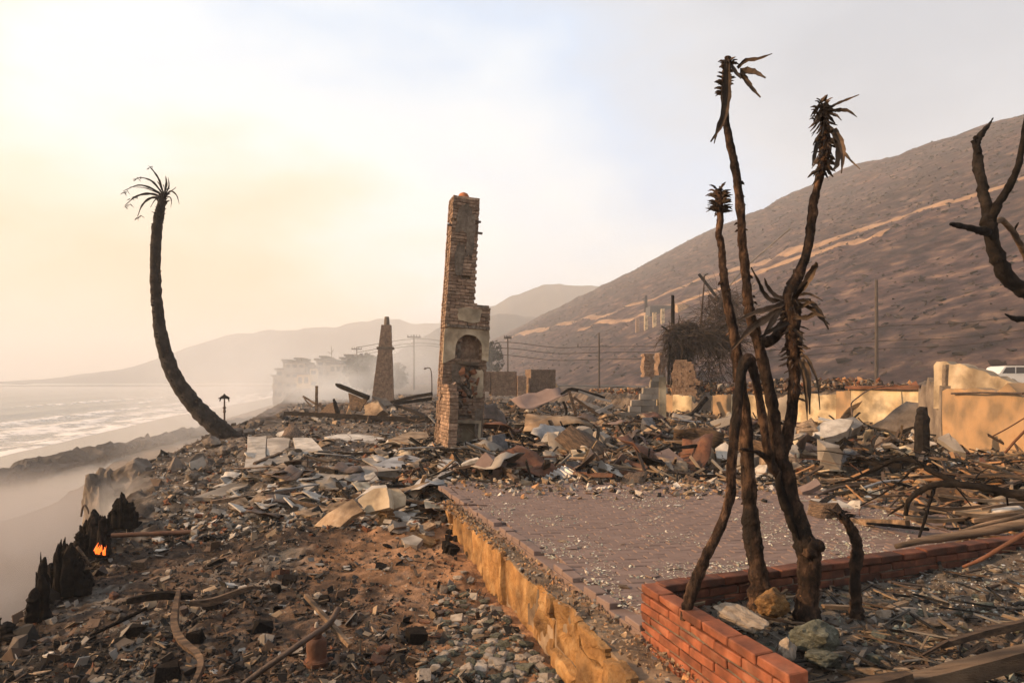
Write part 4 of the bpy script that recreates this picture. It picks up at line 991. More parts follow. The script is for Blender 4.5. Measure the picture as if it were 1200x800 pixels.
add_limb(t2, 'trunk', [(893,722,40),(891,700,32),(889,678,26),(886,652,22),(883,634,23),(880,610,21),(878,580,18),(876,550,17),(874,510,17),(871,470,16),(865,430,14),(860,391,13),(853,358,11),(849,330,11),(847,312,10),(845,285,9),(842,274,9),(844,256,9),(843,236,11),(842,222,9)], (4.1, 4.15), tk, 9, 18, .17, .012, 4, seed=9.0)
shag(t2, 'leaf_stubs', [(844,250,10),(843,236,12),(842,222,10)], 4.15, 90, 9.5, 3.0, M['leafdry'], .45, 4, .75)
shag(t2, 'bark_flakes', [(891,700,30),(886,652,21),(880,610,19),(874,510,16),(865,430,13),(849,330,10)], 4.12, 80, 4, 3, M['trunk'], -.5, 32, .55)
t3 = thing('tree_stub', 'short broken stem with a splintered top beside the burnt trees', 'tree stump')
add_limb(t3, 'trunk', [(1004,726,20),(1003,700,14),(1002,671,14),(1005,650,15),(1004,634,13),(996,617,12),(988,607,11),(982,602,7)], 3.95, M['trunk'], 9, 16, .22, .015, 4, seed=11.0)
shag(t3, 'splinters', [(990,610,9),(982,602,6)], 3.95, 26, 13, 2.2, M['leafdry'], .6, 6, .8)

# the charred tree that reaches in from the right edge
t4 = thing('charred_tree', 'black charred forked tree reaching in from the right edge', 'tree')
cb = M['char']; Y4 = 6.0
add_limb(t4, 'trunk', [(1330,470,64),(1300,420,50),(1260,372,36),(1225,350,26),(1200,340,22),(1188,332,21),(1176,317,20),(1167,295,18),(1161,275,18),(1159,256,17)], (6.3, Y4), cb, 5, 12, .25, seed=13.0)
add_limb(t4, 'trunk_foot', [(1332,800,80),(1336,640,62),(1334,540,58),(1330,470,60)], 6.3, cb, 4, 12, .25, seed=14.0)
add_limb(t4, 'branch', [(1159,262,15),(1156,240,14),(1152,225,12),(1149,205,12),(1146,188,12),(1145,170,9),(1148,160,8),(1154,152,6),(1159,146,4),(1164,138,1.5)], (Y4, Y4 + .3), cb, 5, 10, .4, seed=15.0, tip=True)
add_limb(t4, 'branch', [(1160,262,12),(1167,244,11),(1178,226,10),(1188,208,9),(1195,188,8),(1200,160,8),(1206,130,7),(1216,95,5)], (Y4, 5.7), cb, 5, 10, .25, seed=16.0)
add_limb(t4, 'branch', [(1157,272,12),(1144,269,9),(1131,266,7.5),(1121,264,7),(1113,262,4)], (Y4, 5.6), cb, 5, 9, .3, seed=17.0, tip=True)
add_limb(t4, 'branch', [(1163,262,8),(1174,258,8),(1184,268,8),(1193,282,8),(1201,300,7),(1210,325,6)], (Y4 + .1, 6.6), M['wood'], 5, 9, .2, seed=18.0)
add_limb(t4, 'branch', [(1188,270,4),(1191,265,3),(1194,260,1)], 6.3, cb, 4, 7, .2, seed=19.0, tip=True)
add_limb(t4, 'branch', [(1144,160,6),(1142,168,7),(1147,180,8)], 6.1, cb, 4, 8, .5, seed=20.0)
add_limb(t4, 'branch', [(1178,368,2),(1186,372,6),(1195,374,8),(1215,372,9),(1240,366,12),(1268,384,16)], (5.6, 6.2), cb, 5, 9, .25, seed=21.0)

# leaning palm over the beach
pt = thing('palm_tree', 'blackened palm tree leaning out over the beach with a small burnt crown', 'palm tree')
add_limb(pt, 'trunk', [(284,530,25),(271,514,23),(251,497,21.5),(225,471,19),(203,438,17),(190,399,15),(184,355,12.5),(182,311,11.5),(184,267,11.5),(188,245,10),(192,226,6)], (20.4, 20), M['palm'], 14, 16, .1, .05, 4, seed=22.0)
Yp = 20.0
shag(pt, 'leaf_stubs', [(187,255,11),(190,238,10),(193,222,8)], Yp, 50, 6, 1.8, M['palm'], .9, 9, .5)
shag(pt, 'bark_stubs', [(271,514,23),(251,497,21.5),(225,471,19),(203,438,17),(190,399,15),(184,355,12.5),(182,311,11.5),(184,267,11.5),(188,245,10)], Yp, 420, 2.2, 2.2, M['palm'], 1.2, 19, .9)
for pts, w in (([(192,228),(187,212),(181,202),(174,194)],3),([(192,229),(180,214),(170,209),(160,208)],3.4),([(191,230),(178,221),(162,217),(144,224)],3.4),([(190,231),(176,227),(160,230),(146,241)],4),([(190,232),(177,232),(167,240),(161,254)],4),([(193,230),(200,224),(207,229),(210,239)],2.6),([(193,231),(199,231),(201,236),(200,243)],2),([(193,226),(195,215),(194,206)],4),([(194,228),(198,218),(197,208)],3),([(192,230),(180,224),(168,220),(152,219)],2),([(193,229),(188,218),(184,212)],2.6),([(191,232),(182,234),(176,243)],2.4),([(194,229),(203,222),(206,219)],2)):
    add_blade(pt, pts, w * .72, Yp, M['palm'], dy=-.5 * (1 if len(pts) > 3 else -1), thick=.01)
for (x, y, w) in ((145,224,4),(147,240,4.5),(161,208,3.5),(162,253,4),(154,231,3),(175,195,2.6)):
    shag(pt, 'leaflets', [(x - 1, y + 2, .6), (x + 5, y - 1, .6)], Yp - .3, 9, w, 1.0, M['palm'], -.8, int(x), .6)

# dark bare tree with drooping twigs by the ruined wall
M['twig'] = mat('twig', [(.022,.017,.014),(.05,.037,.030),(.085,.062,.05)], 5, .95, 0, rand=.1)
bt = thing('burnt_tree', 'dark twiggy burnt tree slumped over the ruined brick wall', 'tree')
def twigs(parent, name, cx, cy, Y, rx, ry, n, lpx, m, wpx=1.0, droop=.5, seed=0, sx=0.0):
    r = random.Random(seed); mb = MB()
    for i in range(n):
        a = r.random() * 6.283; q = r.random() ** .5; p = at(cx + rx * q * math.cos(a), cy + ry * q * math.sin(a), Y + r.uniform(-1, 1) * rx * Y / F * .7)
        k = Y / F * lpx; d = Vector((r.gauss(sx, 1), r.gauss(0, .7), r.gauss(.2 - droop, .6))).normalized() * k * (.4 + r.random())
        e_ = p + d + Vector((0, 0, -k * droop * r.random())); mdl = p.lerp(e_, .5) + Vector((r.gauss(0, .12), r.gauss(0, .1), r.gauss(.1, .1))) * k; w = wpx * Y / F / 2
        tube(mb, [(*p, w), (*mdl, w * .8), (*e_, w * .4)], 2, 3)
    return tag(ob(name, mb.build(name, m), parent), kind='stuff')
twigs(bt, 'twigs', 828, 397, 25.5, 32, 9, 700, 24, M['twig'], .9, .5, 1, 1.2)
twigs(bt, 'twigs', 846, 372, 25.5, 26, 28, 420, 30, M['twig'], .6, .1, 21, .6)
twigs(bt, 'twigs', 802, 393, 25.5, 20, 15, 1400, 15, M['twig'], 1.2, .5, 11, .2)
twigs(bt, 'twigs', 796, 412, 25.5, 12, 16, 500, 14, M['twig'], 1.1, .9, 12)
twigs(bt, 'twigs', 850, 385, 25.5, 26, 38, 260, 36, M['twig'], .7, .2, 2)
twigs(bt, 'twigs', 838, 430, 25.5, 18, 26, 170, 26, M['twig'], .7, .6, 3)
add_limb(bt, 'trunk', [(800,470,7),(799,440,6),(803,415,6),(815,398,5),(838,388,4),(862,374,2)], 25.3, cb, 4, 8, .2)
add_limb(bt, 'branch', [(803,418,4),(795,400,4),(784,388,3),(775,382,2)], 25.3, cb, 4, 7, .2)
add_limb(bt, 'branch', [(820,397,3),(822,370,2.5),(824,345,2),(826,322,1)], 25.3, M['twig'], 4, 6, .2)
add_limb(bt, 'branch', [(826,394,3),(845,400,2.5),(866,402,1.5)], 25.3, M['twig'], 4, 6, .2)
# far trees
def clumped(name, label, cat, cx, py1, Y, w, h, seed, cols, n=2600, cone=False):
    p = at(cx, py1, Y); rt = thing(name, label, cat, tuple(p)); k = Y / F; mb = MB()
    tube(mb, [(0, 0, -.5, w * k * .06), (0, 0, h * k * .45, w * k * .045), (.05 * w * k, 0, h * k * .85, w * k * .02)], 3, 7, .2); ob('trunk', mb.build('trunk', M['char']), rt)
    r = np.random.RandomState(seed); u = r.randn(n, 3); u /= np.linalg.norm(u, axis=1)[:, None]; u *= (r.rand(n, 1) ** .4)
    x, y, z = u[:, 0] * w * k / 2, u[:, 1] * w * k / 2, h * k * (.56 + .44 * u[:, 2])
    lump = vnoise(x * 5 / (w * k) + seed, y * 5 / (w * k), z * 5 / (w * k)); keep = lump > -.25; x, y, z = x[keep], y[keep], z[keep]
    x *= 1 + .25 * lump[keep]; 
    o = place_many('crown', T['lowchunk'], len(x), x, y, z, w * k * (.05 + .05 * r.rand(len(x))), cols, M['mass'], 1.2, .3); o.parent = rt; del o['kind']; return rt
clumped('round_tree', 'dark round tree standing in smoke behind the tapering chimney', 'tree', 428, 462, 70, 46, 48, 3, [(.035,.036,.026),(.055,.055,.038),(.028,.028,.024)])
clumped('pine_tree', 'dark tree just right of the tall chimney before the hillside', 'tree', 573, 452, 85, 34, 58, 5, [(.030,.032,.024),(.05,.05,.034)], 1800)
clumped('round_tree', 'small smoky tree to the right of the tapering chimney', 'tree', 466, 460, 95, 26, 36, 7, [(.045,.042,.034),(.06,.056,.044)], 1300)

# ------------------------------------------------------------------ lamp post, poles and wires
lp = thing('lamp_post', 'thin black lamp post with a drooping hood behind the leaning palm', 'lamp post', tuple(at(263, 500, 24)))
k = 24 / F
mb = MB(); tube(mb, [(0, 0, -.6, 1.4*k), (0, 0, 12*k, 1.1*k), (0, 0, 34*k, .9*k)], 4, 8); ob('pole', mb.build('pole', M['iron']), lp)
mb = MB()
for z, w in ((18, 2.2), (20, 1.6), (22.5, 2.3)): tube(mb, [(0, 0, (z-1.2)*k, w*.6*k), (0, 0, z*k, w*k), (0, 0, (z+1.2)*k, w*.5*k)], 2, 8)
ob('collar', mb.build('collar', M['iron']), lp)
mb = MB(); tube(mb, [(0,0,33*k,5.8*k), (0,0,34.5*k,5.2*k), (0,0,36*k,3.2*k), (0,0,37.5*k,1.2*k), (0,0,39*k,.5*k)], 2, 10, .25); ob('lamp_hood', mb.build('lamp_hood', M['char']), lp)
for s in (-1, 1):
    mb = MB(); blade(mb, [(0,0,36*k), (s*3.5*k,0,35.5*k), (s*6*k,0,30*k)], 2.5*k, .03); ob('hood_flap', mb.build('hood_flap', M['char']), lp)
UP = mat('pole_wood', [(.04,.032,.028),(.075,.06,.05)], 3, .9, .3, rand=.1)
wires = []
def pole(px, py0, py1, Y, label, w=2.6, arm=None, armw=15):
    p = at(px, py1, Y); h = (py1 - py0) * Y / F; k = Y / F; o = thing('utility_pole', label, 'utility pole', tuple(p))
    mb = MB(); tube(mb, [(0,0,-1.5, w*k*.55), (.01,0,h*.5, w*k*.5), (0,0,h, w*k*.4)], 3, 8, .05); ob('pole', mb.build('pole', UP), o)
    if arm:
        for a in arm:
            z = (py1 - a) * k; mb = MB().box(-armw/2*k, armw/2*k, -.09, .09, z - .09, z + .09); ca = ob('crossarm', mb.build('crossarm', UP), o, rot=(0, 0, .35))
            for q in (-.44, -.2, .2, .44):
                mb = MB(); tube(mb, [(q*armw*k, 0, z + .09, .07), (q*armw*k, 0, z + .32, .04)], 2, 6); ob('insulator', mb.build('insulator', UP), ca)
    return o
pole(485, 392, 452, 88, 'utility pole with a crossarm between the two chimneys', 2.2, (395,), 16)
pole(595, 394, 448, 80, 'utility pole with a lamp arm just right of the tall chimney', 1.9, (396,), 9)
pole(702, 390, 452, 62, 'utility pole without arms in front of the hillside road', 2.2)
pole(1027, 328, 446, 44, 'tall bare utility pole in front of the hill at the right', 4.0)
pole(418, 407, 440, 118, 'small far utility pole above the smoky houses', 1.6, (409,), 12)
pole(529, 396, 450, 100, 'utility pole half hidden behind the tall chimney', 1.6, (398,), 8)
def wire(label, P, rad=.035):
    mb = MB(); tube(mb, [(*at(p[0], p[1], p[2]), rad * p[2] / 60) for p in P], 6, 4); tag(ob('power_line', mb.build('power_line', M['char'])), label, 'cable', 'power lines along the road')
for i, (a, b_, c, d_) in enumerate(((397, 404, 407, 383), (402, 411, 414, 400), (405, 419, 422, 409))):
    wire(('topmost', 'middle', 'lowest')[i] + ' dark power line sagging across the hillside', [(418, a + 10 + i, 118), (485, a, 88), (540, a + 6, 84), (595, b_ - 3, 80), (650, b_ + 3, 70), (702, c - 1, 62), (800, c - 2, 56), (910, (c + d_) / 2 + 3, 50), (1027, d_, 44), (1130, d_ - 5, 40), (1260, d_ - 22, 36)])
for P, lab, w, Y in (([(819,321),(833,339),(847,358)], 'dark broken pole leaning over the burnt twiggy tree', 3.4, 45), ([(845,348),(872,315),(926,268)], 'thin pale pole slanting across the hillside', 1.6, 48)):
    mb = MB(); tube(mb, limb([(p[0], p[1], w) for p in P], Y), 4, 7, .1); o = tag(ob('leaning_pole', mb.build('leaning_pole', M['char'] if w > 2 else M['conc'])), lab, 'pole')
    if w > 2:
        mb = MB(); tube(mb, limb([(830,346,3),(840,352,3.5),(849,356,3)], Y), 3, 7); ob('crossarm', mb.build('crossarm', M['char']), o)
        mb = MB(); tube(mb, limb([(822,328,1.4),(827,322,1.4),(830,321,1.2)], Y), 3, 6); ob('bracket', mb.build('bracket', M['char']), o)
sl = thing('street_lamp', 'thin curved street lamp left of the tall chimney', 'street lamp')
mb = MB(); tube(mb, limb([(506,470,1.8),(506,445,1.4),(505,434,1.2),(503,431,1.2),(500,431,1.2)], 50), 4, 6); ob('pole', mb.build('pole', M['iron']), sl)
mb = MB(); tube(mb, limb([(500,431.5,1.2),(498,431.8,2.2),(496.5,432,1)], 50), 3, 6); ob('lamp_head', mb.build('lamp_head', M['iron']), sl)

# ------------------------------------------------------------------ pillars of a burnt house on the slope
for i, (px, y0, y1, w) in enumerate(((747,372,388,4), (757,369,385.5,4), (767,365,382,4), (776.5,361,378,4))):
    h = hill_hit(px, y1 + 1); k = h.y / F; o = MB().box(-w*k/2, w*k/2, -w*k/2, w*k/2, -2, (y1 - y0) * k)
    tag(ob('house_pillar', o.build('house_pillar', M['cream'] if i else M['brick']), None, h), ('reddish', 'second', 'third', 'rightmost')[i] + ' pale concrete pillar of a burnt house on the slope' if i else 'brownish pillar at the left end of the burnt house on the slope', 'pillar', 'pillars of the burnt hillside house')
h = hill_hit(757, 366); k = h.y / F; stake('charred_post', 'black post above the pale pillars on the slope', 'post', 757, 347, 370, 3.5, h.y, M['char'], rough=.25)
h = hill_hit(775, 366); k = h.y / F
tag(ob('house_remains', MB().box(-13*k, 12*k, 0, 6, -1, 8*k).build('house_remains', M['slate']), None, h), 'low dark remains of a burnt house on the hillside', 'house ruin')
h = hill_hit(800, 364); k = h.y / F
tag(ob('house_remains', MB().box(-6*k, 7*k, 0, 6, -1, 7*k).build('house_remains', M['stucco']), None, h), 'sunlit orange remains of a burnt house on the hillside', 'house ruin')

# ------------------------------------------------------------------ smoky houses along the beach
M['housew'] = mat('house_render', [(.30,.26,.22),(.42,.37,.31)], 1, .9, .1, rand=.05); M['housey'] = mat('house_yellow', [(.55,.42,.24),(.66,.52,.32)], 1, .9, .1, rand=.05)
g = bpy.data.materials.new('window_glass'); g.use_nodes = True; b = g.node_tree.nodes['Principled BSDF']; b.inputs['Base Color'].default_value = (.06, .06, .065, 1); b.inputs['Roughness'].default_value = .15; M['glass'] = g
def house(label, px0, px1, py1, Y, vols, rz, dep=9):
    p = at(px0, py1, Y); k = Y / F; o = thing('house', label, 'house', tuple(p), R(rz))
    for (a, b_, y0, y1, d0, mm, nw, nf) in vols:
        x0, x1, z0, z1 = (a - px0) * k, (b_ - px0) * k, (py1 - y1) * k, (py1 - y0) * k
        wl_ = ob('wall', MB().box(x0, x1, d0, d0 + dep, z0 - 1.5, z1).build('wall', M[mm]), o)
        ob('roof', MB().box(x0 - .3, x1 + .3, d0 - .35, d0 + dep + .3, z1, z1 + .28).build('roof', M['mortar']), wl_)
        fh = (z1 - z0) / nf
        for f_ in range(nf):
            if nf > 1 or nw > 2:
                ob('balcony', MB().box(x0 + .1, x1 - .1, d0 - .9, d0 - .003, z0 + f_ * fh - .05, z0 + f_ * fh + .12).box(x0 + .1, x1 - .1, d0 - .9, d0 - .82, z0 + f_*fh + .121, z0 + f_*fh + .8).build('balcony', M[mm]), wl_)
            for w_ in range(nw):
                cx = x0 + (x1 - x0) * (w_ + .5) / nw; ww = (x1 - x0) / nw * .3; zc = z0 + fh * (f_ + .58)
                wd = ob('window', MB().box(cx - ww, cx + ww, d0 - .06, d0 + .02, zc - fh*.24, zc + fh*.24).build('window', M['mortar']), o)
                ob('pane', MB().box(cx - ww*.85, cx + ww*.85, d0 - .08, d0 - .058, zc - fh*.2, zc + fh*.2).build('pane', M['glass']), wd)
    return o
house('smoky three storey beach house with stepped flat roofs, left of the pair', 316, 364, 470, 112, [(316, 327, 441, 470, 2.5, 'housew', 1, 2), (322, 337, 433, 470, 1.2, 'housew', 2, 3), (333, 356, 425, 470, 0, 'housew', 3, 4), (351, 364, 429, 470, .7, 'housew', 2, 3), (349, 363, 439, 470, -1.8, 'housey', 2, 2), (327, 333, 422, 433, 3, 'housew', 1, 1), (342, 348, 420, 425, 3, 'mortar', 1, 1)], 8)
house('smoky beach house with a rounded roof, right of the pair', 365, 416, 470, 104, [(364, 373, 432, 470, -1.0, 'housey', 1, 3), (370, 389, 422, 470, .4, 'housew', 2, 4), (386, 400, 427, 470, -.8, 'housew', 2, 3), (398, 416, 420, 470, 1.0, 'housew', 2, 4), (402, 413, 416, 420, 3, 'mortar', 2, 1), (373, 378, 418, 422, 3, 'mortar', 1, 1)], 8)
tag(ob('aerial', tube(MB(), limb([(388,425,.9),(388.5,412,.7),(388,405,.5)], 104), 3, 5).build('aerial', M['iron'])), 'thin roof aerial above the smoky houses', 'aerial')
o = bpy.data.objects['aerial']; mb = MB(); tube(mb, limb([(384,412,.6),(388,414,.7),(391,409,.5)], 104), 3, 5); ob('rod', mb.build('rod', M['iron']), o)

# ------------------------------------------------------------------ white car on the road
M['paint'] = bpy.data.materials.new('white_paint'); M['paint'].use_nodes = True; b = M['paint'].node_tree.nodes['Principled BSDF']; b.inputs['Base Color'].default_value = (.62, .62, .60, 1); b.inputs['Roughness'].default_value = .35
M['tyre'] = mat('tyre_rubber', [(.015,.015,.015),(.03,.03,.03)], 5, .8, .1)
Yk = 42.0; car = thing('parked_car', 'white sport utility car parked on the road behind the ruined wall', 'car', (at(1166, 447, Yk).x, Yk, .98), R(-6))
prof = [(0.05,.35),(.0,.62),(.02,.92),(.25,.98),(.55,1.38),(.75,1.46),(2.6,1.46),(2.95,1.40),(3.55,1.00),(4.55,.86),(4.65,.62),(4.6,.35)]
def extr(P, y0, y1): 
    n = len(P); mb = MB(); mb.add([(p[0], y0, p[1]) for p in P] + [(p[0], y1, p[1]) for p in P], [tuple(range(n)), tuple(reversed(range(n, 2*n)))] + [((i+1) % n, i, n + i, n + (i+1) % n) for i in range(n)]); return mb
ob('body', extr(prof, 0, 1.8).build('body', M['paint']), car)
for P in ([(.42,1.0),(.64,1.36),(1.15,1.38),(1.15,1.0)], [(1.22,1.0),(1.22,1.38),(2.1,1.38),(2.1,1.0)], [(2.17,1.0),(2.17,1.38),(2.7,1.37),(3.25,1.0)]):
    ob('window', extr(P, -.012, .02).build('window', M['glass']), car)
for x in (.95, 3.7):
    for y in (-.02, 1.62):
        mb = MB(); n = 18; P = [(x + .35*math.cos(6.283*i/n), .33 + .35*math.sin(6.283*i/n)) for i in range(n)]; w = ob('wheel', extr(P, y, y + .2).build('wheel', M['tyre']), car)
        P = [(x + .2*math.cos(6.283*i/n), .33 + .2*math.sin(6.283*i/n)) for i in range(n)]; ob('rim', extr(P, y - .01, y + .21).build('rim', M['zinc']), w)
ob('tail_light', MB().box(-.03, .05, -.015, .2, .75, .98).build('tail_light', M['clay']), car); ob('roof_rail', MB().box(.7, 2.7, .1, .14, 1.46, 1.52).build('roof_rail', M['iron']), car)
# coastal road along the foot of the hill
M['asphalt'] = mat('asphalt', [(.035,.033,.031),(.055,.052,.048),(.075,.07,.063)], 3, .9, .3, 60, rand=0)
V = []
for t in np.linspace(-40, 500, 80):
    for u in (-13.5, -5.0): x, y = HB + HD * t + HN * u; V.append((x, y, float(H(np.array([x]), np.array([y]), False)[0]) + .12))
struct('road', nmesh('road', np.array(V), gridfaces(80, 2)[:, ::-1], M['asphalt']))
# ------------------------------------------------------------------ debris
def g_lochunk(r): return hull([((r.random()*.5 + .12) * sx, (r.random()*.5 + .12) * sy, (r.random()*.45 + .1) * sz) for sx, sy, sz in ((-1,-1,-1),(1,-1,-1),(0,1,-1),(-1,0,1),(1,.3,1),(.1,-1,.8))])
def g_loflake(r, t=.07):
    P = [((.5 - .25*r.random()) * sx, (.4 - .25*r.random()) * sy) for sx, sy in ((-1,-1),(1,-1),(1,1),(-1,1))]
    return hull([(x, y, -t/2) for x, y in P] + [(x*.95, y*.95, t/2 + .06*(r.random()-.5)) for x, y in P])
def g_lostick(r): 
    w = .04 + .05*r.random(); return hull([(x * (.5 - .08*r.random()), y*w/2, z*w/2*(.5+.5*r.random())) for x in (-1,1) for y in (-1,1) for z in (-1,1)])
T['lc'] = [g_lochunk(tr) for _ in range(10)]; T['lf'] = [g_loflake(tr) for _ in range(8)]; T['ls'] = [g_lostick(tr) for _ in range(6)]
MIX = T['lc'] + T['lf'] + T['ls'][:4]
CH_, BR_, TN_, WH_, GY_, RU_, OR_, GN_ = (.022,.02,.018), (.095,.064,.045), (.27,.195,.125), (.46,.42,.365), (.21,.19,.165), (.15,.06,.03), (.33,.18,.085), (.25,.26,.21)
def mass(name, label, n, px, py_or_Y, size, cols, keep=None, kinds=MIX, flat=.35, dz=.0, cat='debris', power=2.2, big=True, sq=(1,1,.8), zabs=None):
    """pieces over the ground: depth spread evenly in log distance, sideways evenly in angle"""
    Y = np.exp(rs.uniform(math.log(py_or_Y[0]), math.log(py_or_Y[1]), n)); X = (rs.uniform(px[0], px[1], n) - 600) * Y / F
    if keep is not None: k = keep(X, Y); X, Y = X[k], Y[k]
    sz = size[0] + (size[1] - size[0]) * rs.rand(len(X)) ** power; z = H(X, Y) + sz * .12 + dz if zabs is None else zabs + sz * .12
    dk = {'dirt_litter': .72, 'charcoal_crumbs': .75, 'bed_gravel': .78, 'bed_splinters': .6, 'slab_litter': .82, 'rubble': .78, 'rubble_splinters': .7, 'yard_rubble': .8, 'yard_splinters': .75, 'ash_litter': .75, 'green_chips': .7}.get(name, 1.0)
    o = place_many(name, kinds, len(X), X, Y, z, sz, [tuple(q * dk for q in c) for c in cols], M['mass'], flat, .18, sq); return tag(o, label, cat)
def leftdirt(X, Y): d, a, b = zones(X, Y); return (a < -.30) & (d > -.2)
mass('dirt_litter', 'small charred and ashy crumbs littering the dirt slope left of the patio wall', 36000, (-120, 760), (3.2, 9.8), (.007, .065), [CH_, CH_, CH_, CH_, BR_, BR_, BR_, BR_, (.14,.105,.078), RU_], lambda X, Y: leftdirt(X, Y) & ((fbm(X*1.6, Y*1.6, 31, 3) + .9*np.clip(zones(X, Y)[1] + 1.7, -9, 0)*-.3 > -.12)), power=4.0)
mass('ash_litter', 'pale ash flakes scattered over the dirt slope left of the patio wall', 7000, (-120, 760), (3.2, 11), (.006, .035), [GY_, WH_, GN_, TN_], lambda X, Y: leftdirt(X, Y) & (fbm(X*.9, Y*.9, 37, 3) > .0), T['lf'] + T['lc'], power=2.5)
mass('slab_litter', 'broken plaster and tile crumbs between the slabs left of the tall chimney', 15000, (180, 600), (8.6, 24), (.02, .15), [WH_, WH_, TN_, TN_, GY_, GY_, BR_, CH_, CH_, RU_], lambda X, Y: (zones(X, Y)[0] > .6 + .5*fbm(X, Y, 3, 2)) & (zones(X, Y)[1] < -.05) | (Y > 10.3), power=3)
mass('rubble', 'dense burnt rubble heaped between the patio and the ruined walls', 34000, (470, 1130), (9.7, 32), (.025, .26), [CH_, CH_, CH_, BR_, BR_, TN_, TN_, TN_, GY_, GY_, WH_, RU_, OR_], lambda X, Y: (X < np.interp(Y, RY, RX) - .2) & (X > -4 + .1*Y) & (Y > 9.55 - .06*X), power=3.2, flat=.55)
mass('rubble_splinters', 'charred splinters sticking out of the rubble behind the patio', 4500, (480, 1130), (9.9, 30), (.15, .75), [CH_, CH_, CH_, BR_, TN_, GY_], lambda X, Y: (X < np.interp(Y, RY, RX) - .2) & (Y > 9.8 - .06*X), T['ls'], .4, .03, 'splinters', 2)
rightz = lambda X, Y: (X + .15*(Y-6) > 4.4 + .35*fbm(X*1.2, Y*1.2, 3, 2)) & (Y > kerby(X) + .14) & (X < np.interp(Y, RY, RX))
mass('yard_rubble', 'ash and burnt crumbs among the fallen branches right of the patio', 15000, (900, 1330), (4.9, 13), (.015, .16), [CH_, CH_, BR_, BR_, TN_, TN_, OR_, WH_, GY_], rightz, power=3)
mass('yard_splinters', 'burnt splinters among the fallen branches right of the patio', 2600, (930, 1330), (5.2, 12.5), (.12, .7), [CH_, CH_, BR_, TN_, OR_], rightz, T['ls'], .25, .03, 'splinters', 2)
patz = lambda X, Y: (zones(X, Y)[1] > .06) & (Y > kerby(X) + .12) & (X + .15*(Y-6) < 5.2)
def patk(X, Y):
    w = np.interp(Y, [4, 4.6, 6.6, 7.6, 9.6], [.55, .5, .34, -.12, -.1]) + .12 * np.interp(X, [1, 4], [0, .6]); return patz(X, Y) & (fbm(X*2.0, Y*1.5, 41, 4, .65) * 2.2 + w * .9 > rs.rand(len(X)) * .6)
o = mass('ash_fragments', 'grey green ash fragments strewn over the brick patio', 30000, (560, 1200), (3.9, 9.6), (.007, .034), [(.36,.37,.31), (.36,.37,.31), (.42,.40,.35), WH_, (.30,.27,.22), GN_], patk, T['lf'] + T['lc'][:3], .15, 0, 'ash', 2.6, zabs=.001)
mass('patio_rubble', 'rubble spilling over the back edge of the brick patio', 4000, (530, 1080), (8.3, 10.4), (.01, .12), [TN_, TN_, WH_, GY_, CH_, BR_, OR_], lambda X, Y: (zones(X, Y)[1] > -.1) & (rs.rand(len(X)) < np.clip((Y + .12*X - 8.7) / 1.1 + .7*fbm(X, Y, 6, 3), 0, 1)), zabs=.004, power=2.6)
bedz = lambda X, Y: zones(X, Y)[2] & (zones(X, Y)[1] > .16) & ((X - PF[0])*fn[0] + (Y - PF[1])*fn[1] < -.13)
mass('bed_gravel', 'grey green ash and stone chips in the raised bed round the burnt trees', 15000, (760, 1400), (2.3, 6.2), (.006, .055), [GN_, GY_, GY_, BR_, BR_, CH_, CH_, TN_], bedz, power=2.8)
mass('bed_ash', 'patches of pale ash flakes in the raised bed', 9000, (880, 1400), (2.6, 6.0), (.005, .03), [WH_, (.34,.36,.34), (.42,.43,.42), GN_], lambda X, Y: bedz(X, Y) & (fbm(X*1.7, Y*1.7, 61, 3) > .12), T['lf'] + T['lc'][:3], cat='ash', power=2.5)
mass('bed_splinters', 'twigs and charred splinters lying in the raised bed', 1300, (800, 1400), (2.3, 6), (.04, .28), [CH_, CH_, BR_, TN_, GY_], bedz, T['ls'], .15, .01, 'splinters', 2)
n = 3000; s_ = rs.uniform(L0, L1, n); o_ = rs.uniform(.0, .24, n); X = PC[0] + ed[0]*s_ + en[0]*o_; Y = PC[1] + ed[1]*s_ + en[1]*o_; sz = .007 + .034*rs.rand(n)**3
tag(place_many('wall_top_rubble', MIX, n, X, Y, -.055 + sz*.2 + .02*rs.rand(n), sz, [TN_, TN_, GY_, OR_, (.22,.15,.095), BR_], M['mass'], .4, .2), 'loose crumbs along the top of the stone retaining wall', 'debris')
n = 5200; q = rs.rand(n); px = 690 + q*420; Yq = np.interp(px, [690, 766, 990, 1110], [34, 25.6, 20.0, 17.4]) + .3 + 2.6*rs.rand(n); X = (px-600)*Yq/F; sz = .04 + .20*rs.rand(n)**3
tag(place_many('road_rubble', MIX, n, X, Yq, np.maximum(H(X, Yq), .9) + .10 + .30*rs.rand(n)*np.interp(px,[690,800,960,1100],[.2,1,1,.4]), sz, [OR_, RU_, TN_, BR_, BR_, GY_, CH_], M['mass'], .6, .2), 'broken brick rubble on the bank above the cream wall', 'debris')
mass('far_rubble', 'distant burnt rubble round the charred beams and far walls', 6000, (330, 760), (24, 60), (.05, .40), [CH_, CH_, CH_, BR_, BR_, TN_, GY_], lambda X, Y: (zones(X, Y)[0] > .8) & (X < np.interp(Y, RY, RX)), power=3, flat=.6)

mass('bluff_rubble', 'stones and charred debris tumbled down the face of the bluff', 2600, (-300, 330), (5, 26), (.03, .30), [(.07,.055,.045), (.04,.033,.028), CH_, (.11,.088,.07), BR_], lambda X, Y: (zones(X, Y)[0] < .5) & (zones(X, Y)[0] > -4.2), T['lc'], .5, power=3.2)
